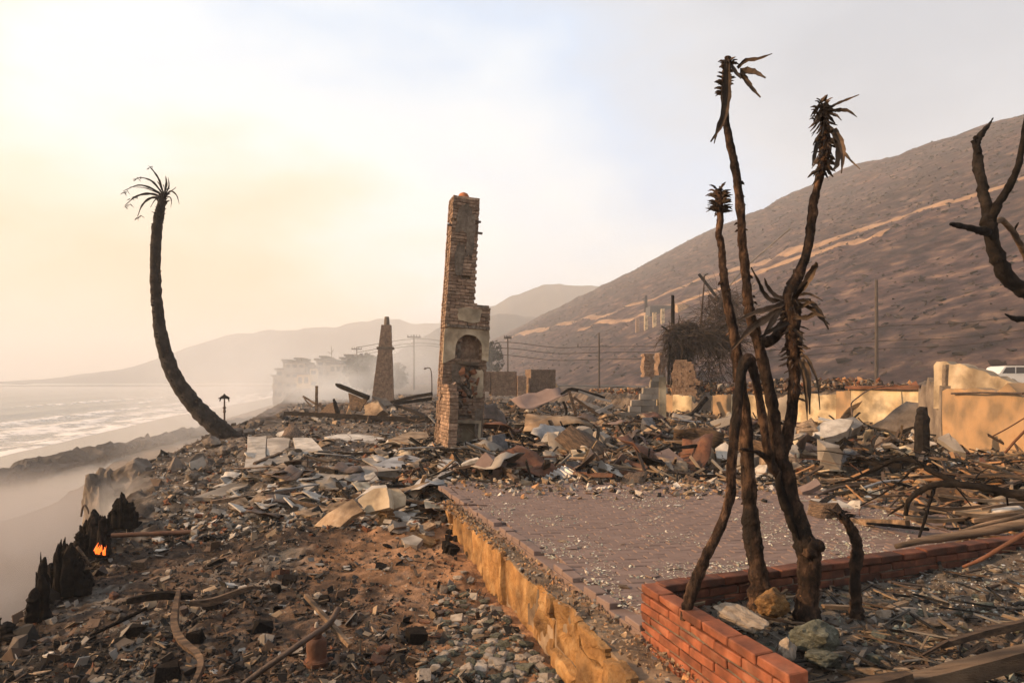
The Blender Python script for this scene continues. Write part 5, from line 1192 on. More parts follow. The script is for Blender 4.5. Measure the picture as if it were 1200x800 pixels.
# ---- single pieces that show at ten pixels and more
def single(name, label, cat, px, py, wpx, kind, m, group=None, i=None, flat=.18, sq=(1, 1, 1), lift=.12, rz=None, tx=None, ty=None):
    p = gpt(px, py) if cat != 'fragment' else gp(px, py, 0.0); s = wpx * p.y / F; i = rnd.randrange(20) if i is None else i
    o = ob(name, shared(kind, i, m), None, (p.x, p.y, p.z + lift * s * sq[2]), (rnd.gauss(0, flat) if tx is None else tx, rnd.gauss(0, flat) if ty is None else ty, rnd.random() * 6.28 if rz is None else rz), (s * sq[0], s * sq[1], s * sq[2]))
    return tag(o, label, cat, group)
ADJ = {'zinc': 'grey metal', 'white': 'whitish', 'conc': 'grey', 'tan': 'tan', 'brickfloor': 'reddish', 'char': 'black', 'charw': 'dark brown', 'wood': 'weathered', 'iron': 'blackened', 'rust': 'rusty', 'slate': 'dark slate', 'plaster': 'stained', 'cream': 'cream', 'rock': 'brown', 'stucco': 'ochre', 'green': 'grey green', 'greystone': 'buff', 'stone': 'ochre', 'brickhot': 'red'}
NOUN = {'slab': 'slab', 'thin': 'thin slab', 'chunk': 'lump', 'board': 'board', 'stick': 'splinter', 'sheet': 'crumpled sheet', 'rock': 'stone', 'bigrock': 'rough stone', 'flake': 'flake'}
USED = set()
def scatter(name, where, cat, group, n, area, w, kinds, mats, **k):
    """alike pieces over an area; each label says size, colour, form and the spot, and is kept to one piece"""
    for _ in range(n):
        for _t in range(60):
            px, py = rnd.uniform(area[0], area[1]), rnd.uniform(area[2], area[3])
            q = rnd.random(); kd, mm = rnd.choice(kinds), rnd.choice(mats)
            t = (py - area[2]) / (area[3] - area[2]); u = (px - area[0]) / (area[1] - area[0])
            dep = ('farthest', 'far', 'middle', 'near', 'nearest')[int(t * 4.999)]; sd = ('far left', 'left', 'centre', 'right', 'far right')[int(u * 4.999)]
            lab = ('small', 'middling', 'large')[int(q * 2.999)] + ' ' + ADJ[mm] + ' ' + NOUN[kd] + ' ' + where + ', ' + dep + ' row, ' + sd
            if lab in USED and _t < 55: continue
            if 'ok' not in k or k['ok'](px, py): break
        USED.add(lab); kk = {a: b for a, b in k.items() if a != 'ok'}
        single(name, lab, cat, px, py, (w[0] + (w[1] - w[0]) * q) * (.75 + .5 * t), kd, M[mm], group, **kk)
def traced(name, label, cat, P, Y, nrm, t, m, group=None, parent=None, warp=.01):
    """a broken flat piece: outline laid on a tilted plane at its own distance, with real thickness"""
    nrm = Vector(nrm).normalized(); cx, cy = sum(p[0] for p in P)/len(P), max(p[1] for p in P); B0 = at(cx, cy, Y); O = Vector((0, 0, CAMZ)); Q = []
    for i in range(len(P)):
        a, b = P[i], P[(i+1) % len(P)]
        Q.append(a)
        L = math.hypot(b[0]-a[0], b[1]-a[1])
        if L > 10: u = .35 + .3*rnd.random(); j = rnd.uniform(-.05, .05); Q.append((a[0]+(b[0]-a[0])*u-(b[1]-a[1])*j, a[1]+(b[1]-a[1])*u+(b[0]-a[0])*j))
    top = []
    for px, py in Q:
        d = at(px, py, 1.0) - O; k = (B0 - O).dot(nrm) / d.dot(nrm); top.append(O + d * k + nrm * warp * rnd.uniform(-1, 1))
    n = len(top); bot = [p - nrm * t * rnd.uniform(.85, 1.15) for p in top]; c = sum(top, Vector()) / n; V = top + bot + [c + nrm * warp, c - nrm * t]
    f = []
    for i in range(n): j = (i+1) % n; f += [(2*n, j, i) if False else (i, j, 2*n), (n+j, n+i, 2*n+1), (j, i, n+i, n+j)]
    bm_ = mesh(name, [v - c for v in V], f, m); bm2 = bmesh.new(); bm2.from_mesh(bm_); bmesh.ops.recalc_face_normals(bm2, faces=bm2.faces); bm2.to_mesh(bm_); bm2.free()
    return tag(ob(name, bm_, parent, c), label, cat, group)
UPN = (-.02, -.06, 1)
def gy(px, py): return gpt(px, py).y
SL = [([(290,511),(312,510),(311,547),(286,550)], 'white', 'long pale striped concrete slab at the left end of the row of slabs', .12),
      ([(313,513),(340,513),(338,523),(319,534),(312,532)], 'conc', 'grey cracked slab second from the left in the row of slabs', .12),
      ([(343,513),(365,513),(379,528),(362,535),(347,528)], 'white', 'pale cracked slab third in the row of flat slabs', .14),
      ([(312,536),(335,528),(340,541),(312,547)], 'conc', 'grey slab in front of the row of flat slabs', .08),
      ([(306,556),(332,542),(337,546),(317,557)], 'tan', 'long tan slab lying before the striped slab', .1),
      ([(346,562),(362,559),(372,567),(358,577)], 'white', 'square pinkish slab tilted up in the middle of the slab field', .1),
      ([(246,571),(281,556),(284,562),(262,569)], 'white', 'pale flat slab at the left edge of the slab field', .06),
      ([(226,583),(276,564),(292,566),(282,574),(250,583)], 'conc', 'wide grey broken slab at the left edge of the slab field', .06),
      ([(279,598),(303,576),(309,578),(288,598)], 'tan', 'tan board standing on its edge in front of the slab field', .05),
      ([(315,577),(331,570),(334,577),(319,583)], 'charw', 'brown burnt box piece among the slabs', .14),
      ([(368,563),(415,546),(440,545),(470,550),(440,553),(400,559),(380,568)], 'conc', 'long grey concrete strip curving across the slab field', .12),
      ([(437,545),(477,532),(492,536),(488,551),(465,557),(452,548)], 'zinc', 'white and grey metal sheet lying left of the tall chimney', .03),
      ([(488,532),(500,526),(508,540),(496,545)], 'conc', 'grey flat stone by the foot of the tall chimney', .08),
      ([(408,558),(425,552),(433,563),(418,570)], 'slate', 'dark grey square tile in the slab field', .04),
      ([(424,556),(438,553),(444,561),(432,566)], 'white', 'pale square tile beside the dark grey tile', .04),
      ([(380,512),(420,508),(450,513),(448,517),(400,517)], 'white', 'long low pale kerb strip at the back of the slab field', .1),
      ([(455,515),(480,505),(500,505),(505,517),(480,520)], 'tan', 'brown flat panel leaning at the foot of the tall chimney', .06),
      ([(240,577),(255,574),(262,583),(244,586)], 'conc', 'small grey slab at the front left of the slab field', .05),
      ([(345,600),(372,592),(385,597),(360,606)], 'tan', 'thin tan sheet in front of the slab field', .03)]
for P, mm, lab, t in SL:
    py = max(p[1] for p in P); cx = sum(p[0] for p in P)/len(P); traced('rubble_slab', lab, 'slab', P, gy(cx, py) - .05, (rnd.gauss(0,.04), -.10 - .06*rnd.random(), 1), t, M[mm])
# folded plaster pieces in front of the slab field
fp = thing('plaster_fragment', 'big folded piece of tan plaster wall lying before the slab field', 'wall fragment')
Yf = gy(425, 618) - .1
traced('fragment', None, None, [(367,616),(414,584),(425,598),(398,617)], Yf, (-.35,-.75,.6), .07, M['tan'], parent=fp)
traced('fragment', None, None, [(418,586),(438,572),(453,571),(456,594),(430,601)], Yf + .15, (-.5,-.75,.45), .09, M['plaster'], parent=fp)
traced('fragment', None, None, [(452,572),(468,573),(476,581),(475,592),(458,597)], Yf + .2, (.1,-.9,.45), .09, M['plaster'], parent=fp)
traced('fragment', None, None, [(414,585),(436,568),(452,567),(455,573),(437,575)], Yf + .25, (-.2,-.3,1), .05, M['white'], parent=fp)
traced('plaster_fragment', 'pointed tan plaster piece right of the big folded plaster fragment', 'wall fragment', [(462,575),(503,563),(486,584),(478,577)], gy(480, 590), (-.1,-.6,.8), .05, M['tan'])
for P, Yd, nr, t, mm, nm, lab in (
    ([(728,519),(764,497),(775,505),(768,517),(750,519)], 14.2, (-.55,-.5,.65), .05, 'tan', 'wall_panel', 'tan tent shaped wall panel standing up in the rubble'),
    ([(764,497),(776,508),(782,518),(766,518)], 14.3, (.5,-.6,.5), .05, 'white', 'wall_panel', 'pale right half of the tent shaped wall panel'),
    ([(727,521),(744,520),(750,536),(726,535)], 13.0, (0,-.75,.7), .03, 'slate', 'roof_tile', 'dark slate square standing in the rubble below the tent shaped panel'),
    ([(745,518),(749,520),(754,537),(750,538)], 12.9, (.6,-.7,.4), .03, 'slate', 'roof_tile', 'thin dark slate strip beside the slate square'),
    ([(752,562),(762,553),(774,562),(770,567)], 11.1, (-.1,-.5,.8), .04, 'slate', 'roof_tile', 'dark grey tile on the front edge of the rubble'),
    ([(668,556),(681,554),(690,563),(676,566)], 11.0, (0,-.3,.9), .03, 'white', 'plaster_slab', 'pale rounded slab beside the corrugated sheet'),
    ([(685,525),(696,521),(695,527),(688,529)], 12.9, (0,-.4,.9), .03, 'white', 'plaster_slab', 'small white slab in the middle of the rubble'),
    ([(548,557),(590,553),(594,557),(560,561)], 11.6, (-.05,-.25,1), .05, 'white', 'plaster_slab', 'long pale slab at the left front of the rubble'),
    ([(552,522),(566,517),(568,524),(556,528)], 13.5, (-.1,-.3,1), .05, 'tan', 'plaster_slab', 'tan slab just right of the foot of the tall chimney'),
    ([(950,584),(983,585),(1008,601),(975,604)], 7.65, (-.03,-.05,1), .02, 'white', 'board', 'pale flat board lying on the patio beside the branches'),
    ([(933,571),(957,560),(962,567),(940,576)], 8.8, (-.25,-.35,.9), .06, 'brickfloor', 'paving_slab', 'reddish paving slab tilted up behind the burnt trees'),
    ([(606,605),(612,601),(632,606),(634,611),(622,613)], 7.35, (-.1,-.12,1), .012, 'slate', 'roof_tile', 'curved black tile lying alone on the brick patio'),
    ([(1098,513),(1112,507),(1120,515),(1132,530),(1118,527)], 11.4, (-.3,-.5,.8), .1, 'conc', 'concrete_block', 'grey slab leaning at the foot of the ochre wall'),
    ([(1020,500),(1035,491),(1062,470),(1080,472),(1078,498),(1050,506)], 16.0, (-.3,-.6,.7), .25, 'rock', 'concrete_block', 'big dark heap of broken concrete before the cream wall'),
    ([(950,505),(965,494),(985,490),(1000,492),(992,505),(965,513)], 15.0, (-.2,-.4,.9), .2, 'white', 'concrete_block', 'large pale concrete block below the cream wall'),
    ([(985,491),(1000,488),(1012,496),(1000,503)], 15.2, (.2,-.4,.9), .2, 'conc', 'concrete_block', 'grey concrete block right of the large pale one'),
    ([(838,525),(850,518),(858,528),(850,540),(840,536)], 12.6, (-.2,-.5,.8), .1, 'white', 'plaster_slab', 'white slab leaning behind the bent burnt stem')):
    traced(nm, lab, {'wall_panel':'panel','roof_tile':'tile','plaster_slab':'slab','board':'board','paving_slab':'slab','concrete_block':'concrete block'}[nm], P, Yd, nr, t, M[mm])
# crumpled sheets
def sheet(label, px, py, wpx, m, rz=0, tx=0, ty=0, i=0, lift=.12, sq=(1,1,1), name='metal_sheet', cat='sheet'):
    return single(name, label, cat, px, py, wpx, 'sheet', M[m], None, i, lift=lift, rz=rz, tx=tx, ty=ty, sq=sq)
sheet('pinkish crumpled roof sheet spread on the far rubble', 632, 486, 62, 'brickfloor', .3, .35, -.25, 0, .25)
sheet('ochre crumpled wall sheet standing behind the pinkish sheet', 633, 472, 40, 'stucco', .2, .9, -.5, 1, .4)
sheet('wide tan crumpled sheet in the middle of the far rubble', 655, 502, 78, 'tan', -.1, .25, .05, 2, .12)
sheet('pale tan crumpled sheet at the foot of the dark beams', 690, 505, 40, 'plaster', .4, .2, .2, 3)
sheet('white crumpled metal sheet at the right of the rubble heap', 808, 530, 42, 'white', .2, .35, -.1, 4, .2)
sheet('grey crumpled sheet in the middle of the rubble heap', 820, 545, 36, 'zinc', 1.0, .2, .2, 5)
sheet('rust brown crumpled sheet low in the rubble heap', 775, 550, 46, 'iron', .1, .3, .1, 6)
sheet('dark burnt sheet leaning in the rubble right of the tall chimney', 583, 498, 40, 'iron', .6, .7, .4, 7, .3)
sheet('grey bent sheet lying before the tall chimney', 527, 573, 34, 'zinc', .8, .5, -.3, 1, .3)
sheet('crinkled pale foil bundle beside the patio corner', 520, 590, 26, 'zinc', 1.8, .9, .4, 4, .4)
sheet('burnt brown crumpled sheet under the fallen branches', 1165, 575, 60, 'charw', .5, .35, .2, 0, .2)
sheet('yellowish curled sheet under the fallen branches', 1102, 603, 58, 'tan', .2, .35, .1, 2, .15)
sheet('pale folded sheet left of the fallen branches', 1030, 588, 52, 'plaster', .9, .4, .1, 3, .2)
sheet('tan curled sheet against the kerb under the branches', 1128, 622, 40, 'stucco', .2, .2, .1, 6, .1)
sheet('orange rusty sheet in the ash below the black post', 1062, 534, 34, 'stucco', .1, .4, .1, 5, .1)
scatter('metal_sheet', 'lying in the rubble behind the patio', 'sheet', 'crumpled sheets in the rubble', 26, (545, 1010, 494, 562), (26, 58), ('sheet',), ('iron', 'rust', 'zinc', 'charw', 'tan', 'conc'), flat=.4, lift=.25)
scatter('metal_sheet', 'lying left of the tall chimney', 'sheet', 'crumpled sheets in the slab field', 12, (330, 520, 512, 600), (24, 52), ('sheet',), ('iron', 'zinc', 'white', 'conc', 'charw'), flat=.2, lift=.15)
# corrugated sheet: ribs are geometry
p = gpt(660, 569); k = p.y / F; cs = thing('corrugated_sheet', 'grey corrugated metal sheet tilted on the front of the rubble', 'sheet', (p.x, p.y, p.z + .04), .55); cs.rotation_euler = (.35, -.35, .6)
mb = MB(); V = []; nx = 60
for s_ in (.006, -.006):
    for j in range(2):
        for i in range(nx): V.append(((i/(nx-1) - .5) * .62, (j - .5) * .62, .02 * math.sin(i/(nx-1) * 6.283 * 8) + s_))
fs = [(i, i+1, nx+i+1, nx+i) for i in range(nx-1)] + [(2*nx+i+1, 2*nx+i, 3*nx+i, 3*nx+i+1) for i in range(nx-1)] + [(i+1, i, 2*nx+i, 2*nx+i+1) for i in range(nx-1)] + [(nx+i, nx+i+1, 3*nx+i+1, 3*nx+i) for i in range(nx-1)]
ob('sheet', mesh('sheet', V, fs, M['zinc']), cs)

# beams, boards, logs traced end to end
def beam(name, label, cat, P, Y, m, square=True, group=None, sides=4, rough=.12, n=4, tip=False):
    """P: (px, py, width px); Y single or (first, last)"""
    mb = MB(); tube(mb, limb(P, Y), n, sides, rough, seed=P[0][0] * .13, tip=tip); return tag(ob(name, mb.build(name, m, sides > 6)), label, cat, group)
C_ = M['char']
beam('charred_beam', 'long black burnt beam lying across the ground between the chimneys', 'beam', [(334,484,6),(380,486,7),(430,489,8),(505,492,8)], (27, 24), C_)
beam('charred_beam', 'black beam propped up diagonally left of the tapering chimney', 'beam', [(394,450,3),(400,453,6),(432,466,6.5)], (27, 26), C_)
beam('charred_beam', 'upper long black beam right of the tapering chimney', 'beam', [(456,472,4),(480,466,5),(506,461,5)], (30, 29), C_)
beam('charred_beam', 'lower long black beam right of the tapering chimney', 'beam', [(462,473,5),(484,470,5),(506,467,6)], (28, 28), C_)
beam('charred_beam', 'black beam slanting down to the foot of the tall chimney', 'beam', [(462,474,4),(482,481,5),(500,489,5)], (27, 24), C_)
beam('wooden_post', 'pale upright wooden post among the far beams', 'post', [(371,484,4.5),(371,468,4),(371,452,4)], 27, M['wood'])
beam('charred_post', 'black broken post leaning beside the pale post', 'post', [(396,485,6),(393,474,5),(391,467,3)], 26, C_)
beam('plank', 'grey plank leaning against the pale post', 'plank', [(355,464,2.5),(368,472,3),(380,478,3)], 28, M['wood'])
beam('plank', 'thin plank under the grey leaning plank', 'plank', [(356,466,1.5),(362,473,2),(367,477,1.5)], 28, M['wood'])
traced('wall_panel', 'dark brown burnt panel leaning among the far beams', 'panel', [(373,485),(384,474),(393,470),(397,480),(392,485)], 26.5, (-.5,-.7,.5), .08, M['charw'])
traced('wall_panel', 'dark triangular panel standing by the tapering chimney', 'panel', [(408,460),(424,467),(432,466),(422,482),(410,480)], 26.2, (-.3,-.9,.3), .06, M['charw'])
traced('wall_panel', 'tan box panel below the tapering chimney', 'panel', [(427,475),(442,468),(449,480),(440,487),(428,486)], 25.8, (-.3,-.9,.4), .5, M['tan'])
traced('wall_panel', 'small orange sunlit board among the far beams', 'panel', [(405,486),(409,473),(412,486)], 26, (-.6,-.7,.3), .05, M['stucco'])
traced('wall_panel', 'grey brown panel leaning right of the tan box panel', 'panel', [(436,464),(452,466),(460,474),(446,478)], 26.4, (.2,-.8,.5), .06, M['rock'])
for P, Yq, m_, lab in (([(657,462,3),(670,456,6),(690,461,6),(709,466,5)], 21, 'char', 'thick black log on top of the dark beam stack'), ([(667,458,5),(672,475,5),(676,492,5)], 20.5, 'charw', 'dark upright board in the beam stack'), ([(680,470,4),(700,478,6),(722,488,5)], 20, 'zinc', 'long grey strip sloping down the beam stack'), ([(672,465,4),(695,482,5),(715,494,4)], 19.5, 'charw', 'burnt brown strip sloping down the beam stack'), ([(684,486,4),(702,482,6),(718,474,4)], 19.7, 'zinc', 'bent grey metal strip at the front of the beam stack'), ([(660,470,4),(664,482,4),(660,494,4)], 20.2, 'char', 'short black board at the left of the beam stack'), ([(690,492,4),(710,490,5),(726,482,3)], 19.3, 'wood', 'pale plank low at the right of the beam stack'), ([(678,458,3),(700,466,4),(716,470,3)], 20.6, 'zinc', 'thin grey strip along the top of the beam stack')):
    beam('charred_beam' if m_ in ('char', 'charw') else 'metal_strip', lab, 'beam' if m_ in ('char', 'charw') else 'strip', P, Yq, M[m_])
beam('charred_post', 'black stick pointing up from the rubble right of the tall chimney', 'stick', [(616,527,2.5),(610,515,2),(606,508,1.6)], 13, C_, sides=6)
beam('charred_beam', 'dark slanting beam leaning on the low cream wall', 'beam', [(808,490,6),(818,478,6),(828,466,6)], (22.5, 23), C_)
beam('charred_beam', 'black beam lying at the corner of the patio under the plaster', 'beam', [(457,600,5),(485,595,6),(520,588,7)], (9.6, 9.4), C_)
beam('plank', 'long pale plank at the right front of the rubble', 'plank', [(795,570,4),(822,566,5),(848,561,4)], (10.6, 10.8), M['wood'])
beam('plank', 'long thin brown plank lying on the front of the rubble', 'plank', [(676,543,4),(700,541,4),(716,540,3)], 12.2, M['wood'])
beam('plank', 'dark plank along the back edge of the patio', 'plank', [(728,589,3),(775,585,3.5),(842,576,3)], (9.0, 9.3), M['charw'])
beam('plank', 'grey weathered plank lying across the slab field', 'plank', [(376,568,5),(420,551,7),(452,546,5)], (13.0, 13.6), M['charw'])
beam('plank', 'thin brown plank in front of the tall chimney', 'plank', [(455,565,4),(470,553,4.5),(486,545,3)], (12.3, 13), M['wood'])
beam('long_pole', 'long brown pole lying level across the dirt slope', 'pole', [(113,628,5),(180,625,5.5),(260,622,5.5),(340,619,5),(398,616,4.5)], (9.15, 9.4), M['rust'], sides=9, rough=.08)
beam('iron_pole', 'dark iron pole running out of the foreground past the rusty pump', 'pole', [(272,812,7),(300,790,7),(340,762,7),(366,744,7),(385,731,7.5),(397,712,7)], (4.3, 4.75), M['iron'], sides=9, rough=.06, n=5)
beam('plank', 'grey wooden plank crossing the iron pole in the foreground', 'plank', [(358,697,6),(380,722,7),(410,756,8)], (4.95, 4.55), M['wood'], rough=.08)
beam('charred_beam', 'flat black board lying in the left foreground', 'board', [(150,704,9),(190,697,12),(225,699,8)], (5.75, 5.8), C_)
beam('charred_beam', 'grey brown splintered board in the left foreground', 'board', [(222,706,7),(250,704,11),(290,689,6),(305,688,3)], (5.6, 5.8), M['charw'])
beam('metal_strip', 'curled dark metal strip hanging down the left foreground slope', 'strip', [(210,690,5),(206,712,9),(205,735,11),(214,752,11),(230,765,10),(236,780,9),(226,805,9)], (5.5, 4.5), M['charw'])
beam('charred_stick', 'thin black burnt stick below the flat black board', 'stick', [(105,745,3),(140,728,5),(172,712,4)], (5.2, 5.5), C_, sides=6)
for P, Yq, lab in (([(95,605,2),(97,594,2.5),(100,592,2.5),(103,597,2),(104,602,1.5)], 8.4, 'small curled black wire on the charred stump'), ([(165,537,2.5),(176,544,3),(186,551,3.5)], 15, 'short black pole sticking out over the boulders'), ([(200,536,1.2),(200,545,1.4),(201,553,1.5)], 15, 'thin upright rod on the boulders')):
    beam('iron_rod', lab, 'rod', P, Yq, M['iron'], sides=6)
beam('plank', 'short plank sticking up by the foot of the leaning palm', 'plank', [(229,532,3),(234,527,3.5),(238,522,3)], 18, M['wood'])

# fallen branches right of the patio
fb = thing('fallen_branch', 'long black fallen branch arching over the burnt yard', 'branch')
add_limb(fb, 'limb', [(1270,592,13),(1230,588,12),(1200,582,11),(1176,576,10),(1140,569,9),(1112,567,8),(1096,568,7.5),(1080,574,7),(1066,585,6),(1062,598,5),(1060,617,3)], (5.9, 6.6), C_, 5, 9, .2)
add_limb(fb, 'limb', [(1122,567,8),(1110,560,7.5),(1096,554,7),(1086,548,6.5),(1076,542,6),(1064,538,6),(1050,538,5.5),(1036,544,5),(1018,553,4.5),(1000,561,3.5),(978,566,2)], (6.3, 7.3), C_, 5, 9, .2)
add_limb(fb, 'twig', [(1096,569,4),(1089,590,3.5),(1084,608,3.5),(1077,629,3)], (6.4, 6.2), C_, 5, 7, .25)
add_limb(fb, 'twig', [(1090,550,4),(1082,547,3),(1070,549,3),(1058,561,2.5),(1036,577,2),(1008,592,1.5)], (6.6, 7), C_, 5, 6, .25)
add_limb(fb, 'twig', [(1090,548,3.5),(1097,547,3),(1099,551,2.5),(1094,553,2)], 6.6, C_, 5, 6, .2)
add_limb(fb, 'twig', [(1066,588,3),(1052,596,2.5),(1040,604,1.5)], (6.6, 6.8), C_, 5, 6, .25)
add_limb(fb, 'twig', [(1180,577,3),(1180,583,2.5),(1181,592,2)], 6.3, C_, 4, 6, .25)
for P in ([(1036,544,2.5),(1024,540,2),(1010,536,2),(990,532,1.6),(965,528,1.2),(945,529,.8)], [(1000,560,2),(985,556,1.6),(968,557,1.2),(955,552,.8)], [(1010,555,2),(1006,549,1.5),(1004,543,1)], [(1120,570,2),(1130,582,1.6),(1138,592,1.2)], [(1150,570,2.4),(1160,562,2),(1172,560,1.4),(1180,566,1)], [(1076,543,2),(1060,530,1.6),(1046,525,1.2),(1030,527,.8)], [(1046,570,1.6),(1030,574,1.4),(1014,580,1)], [(1140,569,2),(1146,556,1.6),(1158,548,1)]):
    add_limb(fb, 'twig', P, (6.6, 7), C_, 4, 5, .25)
for P, Yq, m_, lab in (([(1050,640,6),(1086,632,9),(1140,625,11),(1200,613,13),(1260,600,14)], (5.35, 5.6), 'wood', 'long brown log lying along the brick kerb'),
    ([(1112,628,4),(1150,615,5),(1200,604,6),(1250,592,6)], (5.7, 5.9), 'wood', 'thin brown pole lying above the long log'),
    ([(1128,664,3.5),(1150,655,5),(1172,642,5.5),(1200,626,6),(1240,604,7)], (4.7, 4.6), 'rust', 'reddish curved stick leaning over the brick kerb'),
    ([(1016,613,3),(1050,616,4),(1088,620,4)], (6.2, 6.3), 'char', 'black stick lying on the patio end')):
    beam('log' if 'log' in lab else 'stick', lab, 'log' if 'log' in lab else 'stick', P, Yq, M[m_], sides=8, rough=.12)
for jj, (P, Yq) in enumerate((([(1118,600,5),(1150,604,6),(1200,598,6)], 6.3), ([(1070,590,4),(1110,596,5),(1160,592,4)], 6.7), ([(1140,610,6),(1180,604,7),(1230,600,7)], 6.0), ([(1100,580,4),(1150,586,5),(1210,585,5)], 6.9), ([(1060,606,5),(1095,610,6),(1130,608,5)], 6.4), ([(1150,596,4),(1190,590,5),(1240,590,5)], 6.6), ([(1000,575,3),(1030,581,4),(1062,580,3)], 7.4), ([(1120,560,3),(1160,556,4),(1210,560,4)], 7.6), ([(960,560,3),(990,566,4),(1020,566,3)], 8.0), ([(1180,548,4),(1200,552,4),(1230,550,4)], 8.3))):
    beam('burnt_board', ('frontmost', 'second', 'third', 'fourth', 'fifth', 'sixth', 'seventh', 'eighth', 'ninth', 'hindmost')[sorted([6.3,6.7,6.0,6.9,6.4,6.6,7.4,7.6,8.0,8.3]).index(Yq)] + ' of the long burnt boards under the fallen branch, counted from the kerb', 'board', P, Yq, M[rnd.choice(('wood', 'charw', 'rust', 'tan'))], group='burnt boards under the fallen branch')
beam('iron_rod', 'dark iron rod propped against the ochre wall', 'rod', [(1178,530,3),(1190,516,3),(1206,500,3),(1230,480,3)], (11, 10.4), M['rust'], sides=6)
beam('iron_rod', 'thin iron rod slanting across the ochre wall', 'rod', [(1163,511,1.4),(1180,502,1.5),(1200,490,1.5)], (11.3, 10.8), M['rust'], sides=6)
beam('bent_wire', 'bent iron wire hanging over the cream wall', 'wire', [(999,489,1.6),(998,480,1.6),(998,472,1.6),(1006,465,1.5),(1016,458,1.5),(1028,454,1.5),(1044,452,1.4)], (17.6, 18), M['iron'], sides=6)

# rusty pump in the foreground
p = gpt(371, 776); k = p.y / F; pm = thing('rusty_pump', 'small rusty iron pump body standing in the foreground dirt', 'pump', tuple(p), .3)
mb = MB(); tube(mb, [(0,0,-.02,13*k),(0,0,4*k,13*k),(0,0,6*k,11.5*k),(0,0,20*k,12*k),(0,0,26*k,11*k),(0,0,29*k,8*k)], 3, 14, .06); ob('body', mb.build('body', M['rust'], True), pm)
mb = MB(); tube(mb, [(0,0,28*k,6.5*k),(0,0,36*k,6*k),(0,0,39*k,7*k),(0,0,41*k,5.5*k)], 3, 12, .05); ob('neck', mb.build('neck', M['rust'], True), pm)
mb = MB(); tube(mb, [(0,0,40*k,2.5*k),(0,0,44*k,2.4*k),(0,0,47*k,1.2*k)], 3, 8); ob('valve', mb.build('valve', M['conc'], True), pm)
mb = MB(); tube(mb, [(0,0,1*k,15*k),(0,0,3*k,15*k)], 2, 14); ob('flange', mb.build('flange', M['rust']), pm)

# charred stumps, boulders along the bluff
def jag(name, label, cat, P, Y, m, depth=.8, seed=0):
    """dark craggy mass whose front follows an outline; real depth behind it"""
    r = random.Random(seed); cx, cy = sum(p[0] for p in P)/len(P), sum(p[1] for p in P)/len(P); V = []; n = len(P); L = 5
    for l in range(L):
        q = l/(L-1); s_ = (.72 + .4*math.sin(math.pi*(q*.8+.1)))
        for p in P:
            a = at(cx + (p[0]-cx)*s_ + r.uniform(-1,1)*1.2, cy + (p[1]-cy)*(s_ if p[1] < cy else 1.05) + r.uniform(-1,1)*1.6, Y); V.append((a.x, Y + (q-.3)*depth + r.uniform(-.05,.05), a.z))
    f = [tuple(range(n)), tuple(reversed(range((L-1)*n, L*n)))]
    for l in range(L-1):
        for i in range(n): j = (i+1) % n; f.append((l*n+j, l*n+i, (l+1)*n+i, (l+1)*n+j))
    me = mesh(name, V, f, m); bm = bmesh.new(); bm.from_mesh(me); bmesh.ops.triangulate(bm, faces=bm.faces)
    bmesh.ops.subdivide_edges(bm, edges=bm.edges, cuts=2, use_grid_fill=True, fractal=0.5, along_normal=0.4, seed=seed); bm.normal_update(); k = Y / F
    for v in bm.verts:
        c = v.co; v.co = c + v.normal * (mn.noise(c / (k * 9)) * 3.2 + abs(mn.noise(c / (k * 3.2))) * 2.2 - 1.0) * k + Vector((0, 0, 1.5 * k * mn.noise(c / (k * 4) + Vector((9, 0, 0)))))
    bm.to_mesh(me); bm.free()
    return tag(ob(name, me), label, cat)
def shards(name, label, P, Y, n, wpx, seed, base):
    """burnt stump: a cluster of ragged upright shards; P is its top outline (px, py)"""
    r = random.Random(seed); o = thing(name, label, 'stump'); xs = [p[0] for p in P]
    mb = MB()
    for i in range(n):
        px = r.uniform(xs[0], xs[-1]); py = np.interp(px, xs, [p[1] for p in P]) + r.random()**1.3 * 26; w = wpx * r.choice((.5, .8, 1.1, 1.6, 2.3)); yy = Y + r.uniform(-.25, .3); dx = r.gauss(0, 3)
        tube(mb, limb([(px - dx*.5, base + 10, w*1.25), (px, (py*.4 + base*.6), w), (px + dx*.3, py + (base-py)*.22, w*.8), (px + dx*.9, py, w*.16)], yy), 4, 7, .26, seed=i*1.7 + seed)
    tag(ob('shards', mb.build('shards', C_), o), kind='stuff'); return o
shards('charred_stump', 'tall thin black spike of burnt wood at the left edge of the bluff', [(39,690),(43,665),(49,636),(51,660)], 6.75, 7, 6, 1, 718)
shards('charred_stump', 'broad black burnt stump beside the thin spike', [(58,660),(64,634),(72,628),(80,632),(90,648),(104,664)], 7.3, 38, 7, 2, 686)
shards('charred_stump', 'black burnt stump with ragged tips above the small fire', [(88,622),(97,603),(110,596),(122,600),(126,622)], 8.4, 32, 6.5, 3, 640)
shards('charred_stump', 'dark conical burnt stump at the bluff edge below the boulders', [(128,600),(138,584),(145,573),(152,584),(161,602)], 10.0, 28, 5.5, 4, 608)
shards('charred_stump', 'small dark burnt root at the far left edge of the slope', [(-6,722),(2,716),(8,724),(17,734)], 6.3, 14, 6, 6, 738)
beam('charred_stick', 'thin burnt stick leaning between the spike and the broad stump', 'stick', [(56,690,5),(56,676,5),(55,662,3)], 7.0, M['charw'], sides=7, rough=.4)
beam('charred_stick', 'grey burnt twig bending down beside the small fire', 'stick', [(90,640,3),(98,650,3.5),(106,662,3)], 7.6, M['charw'], sides=7, rough=.3)
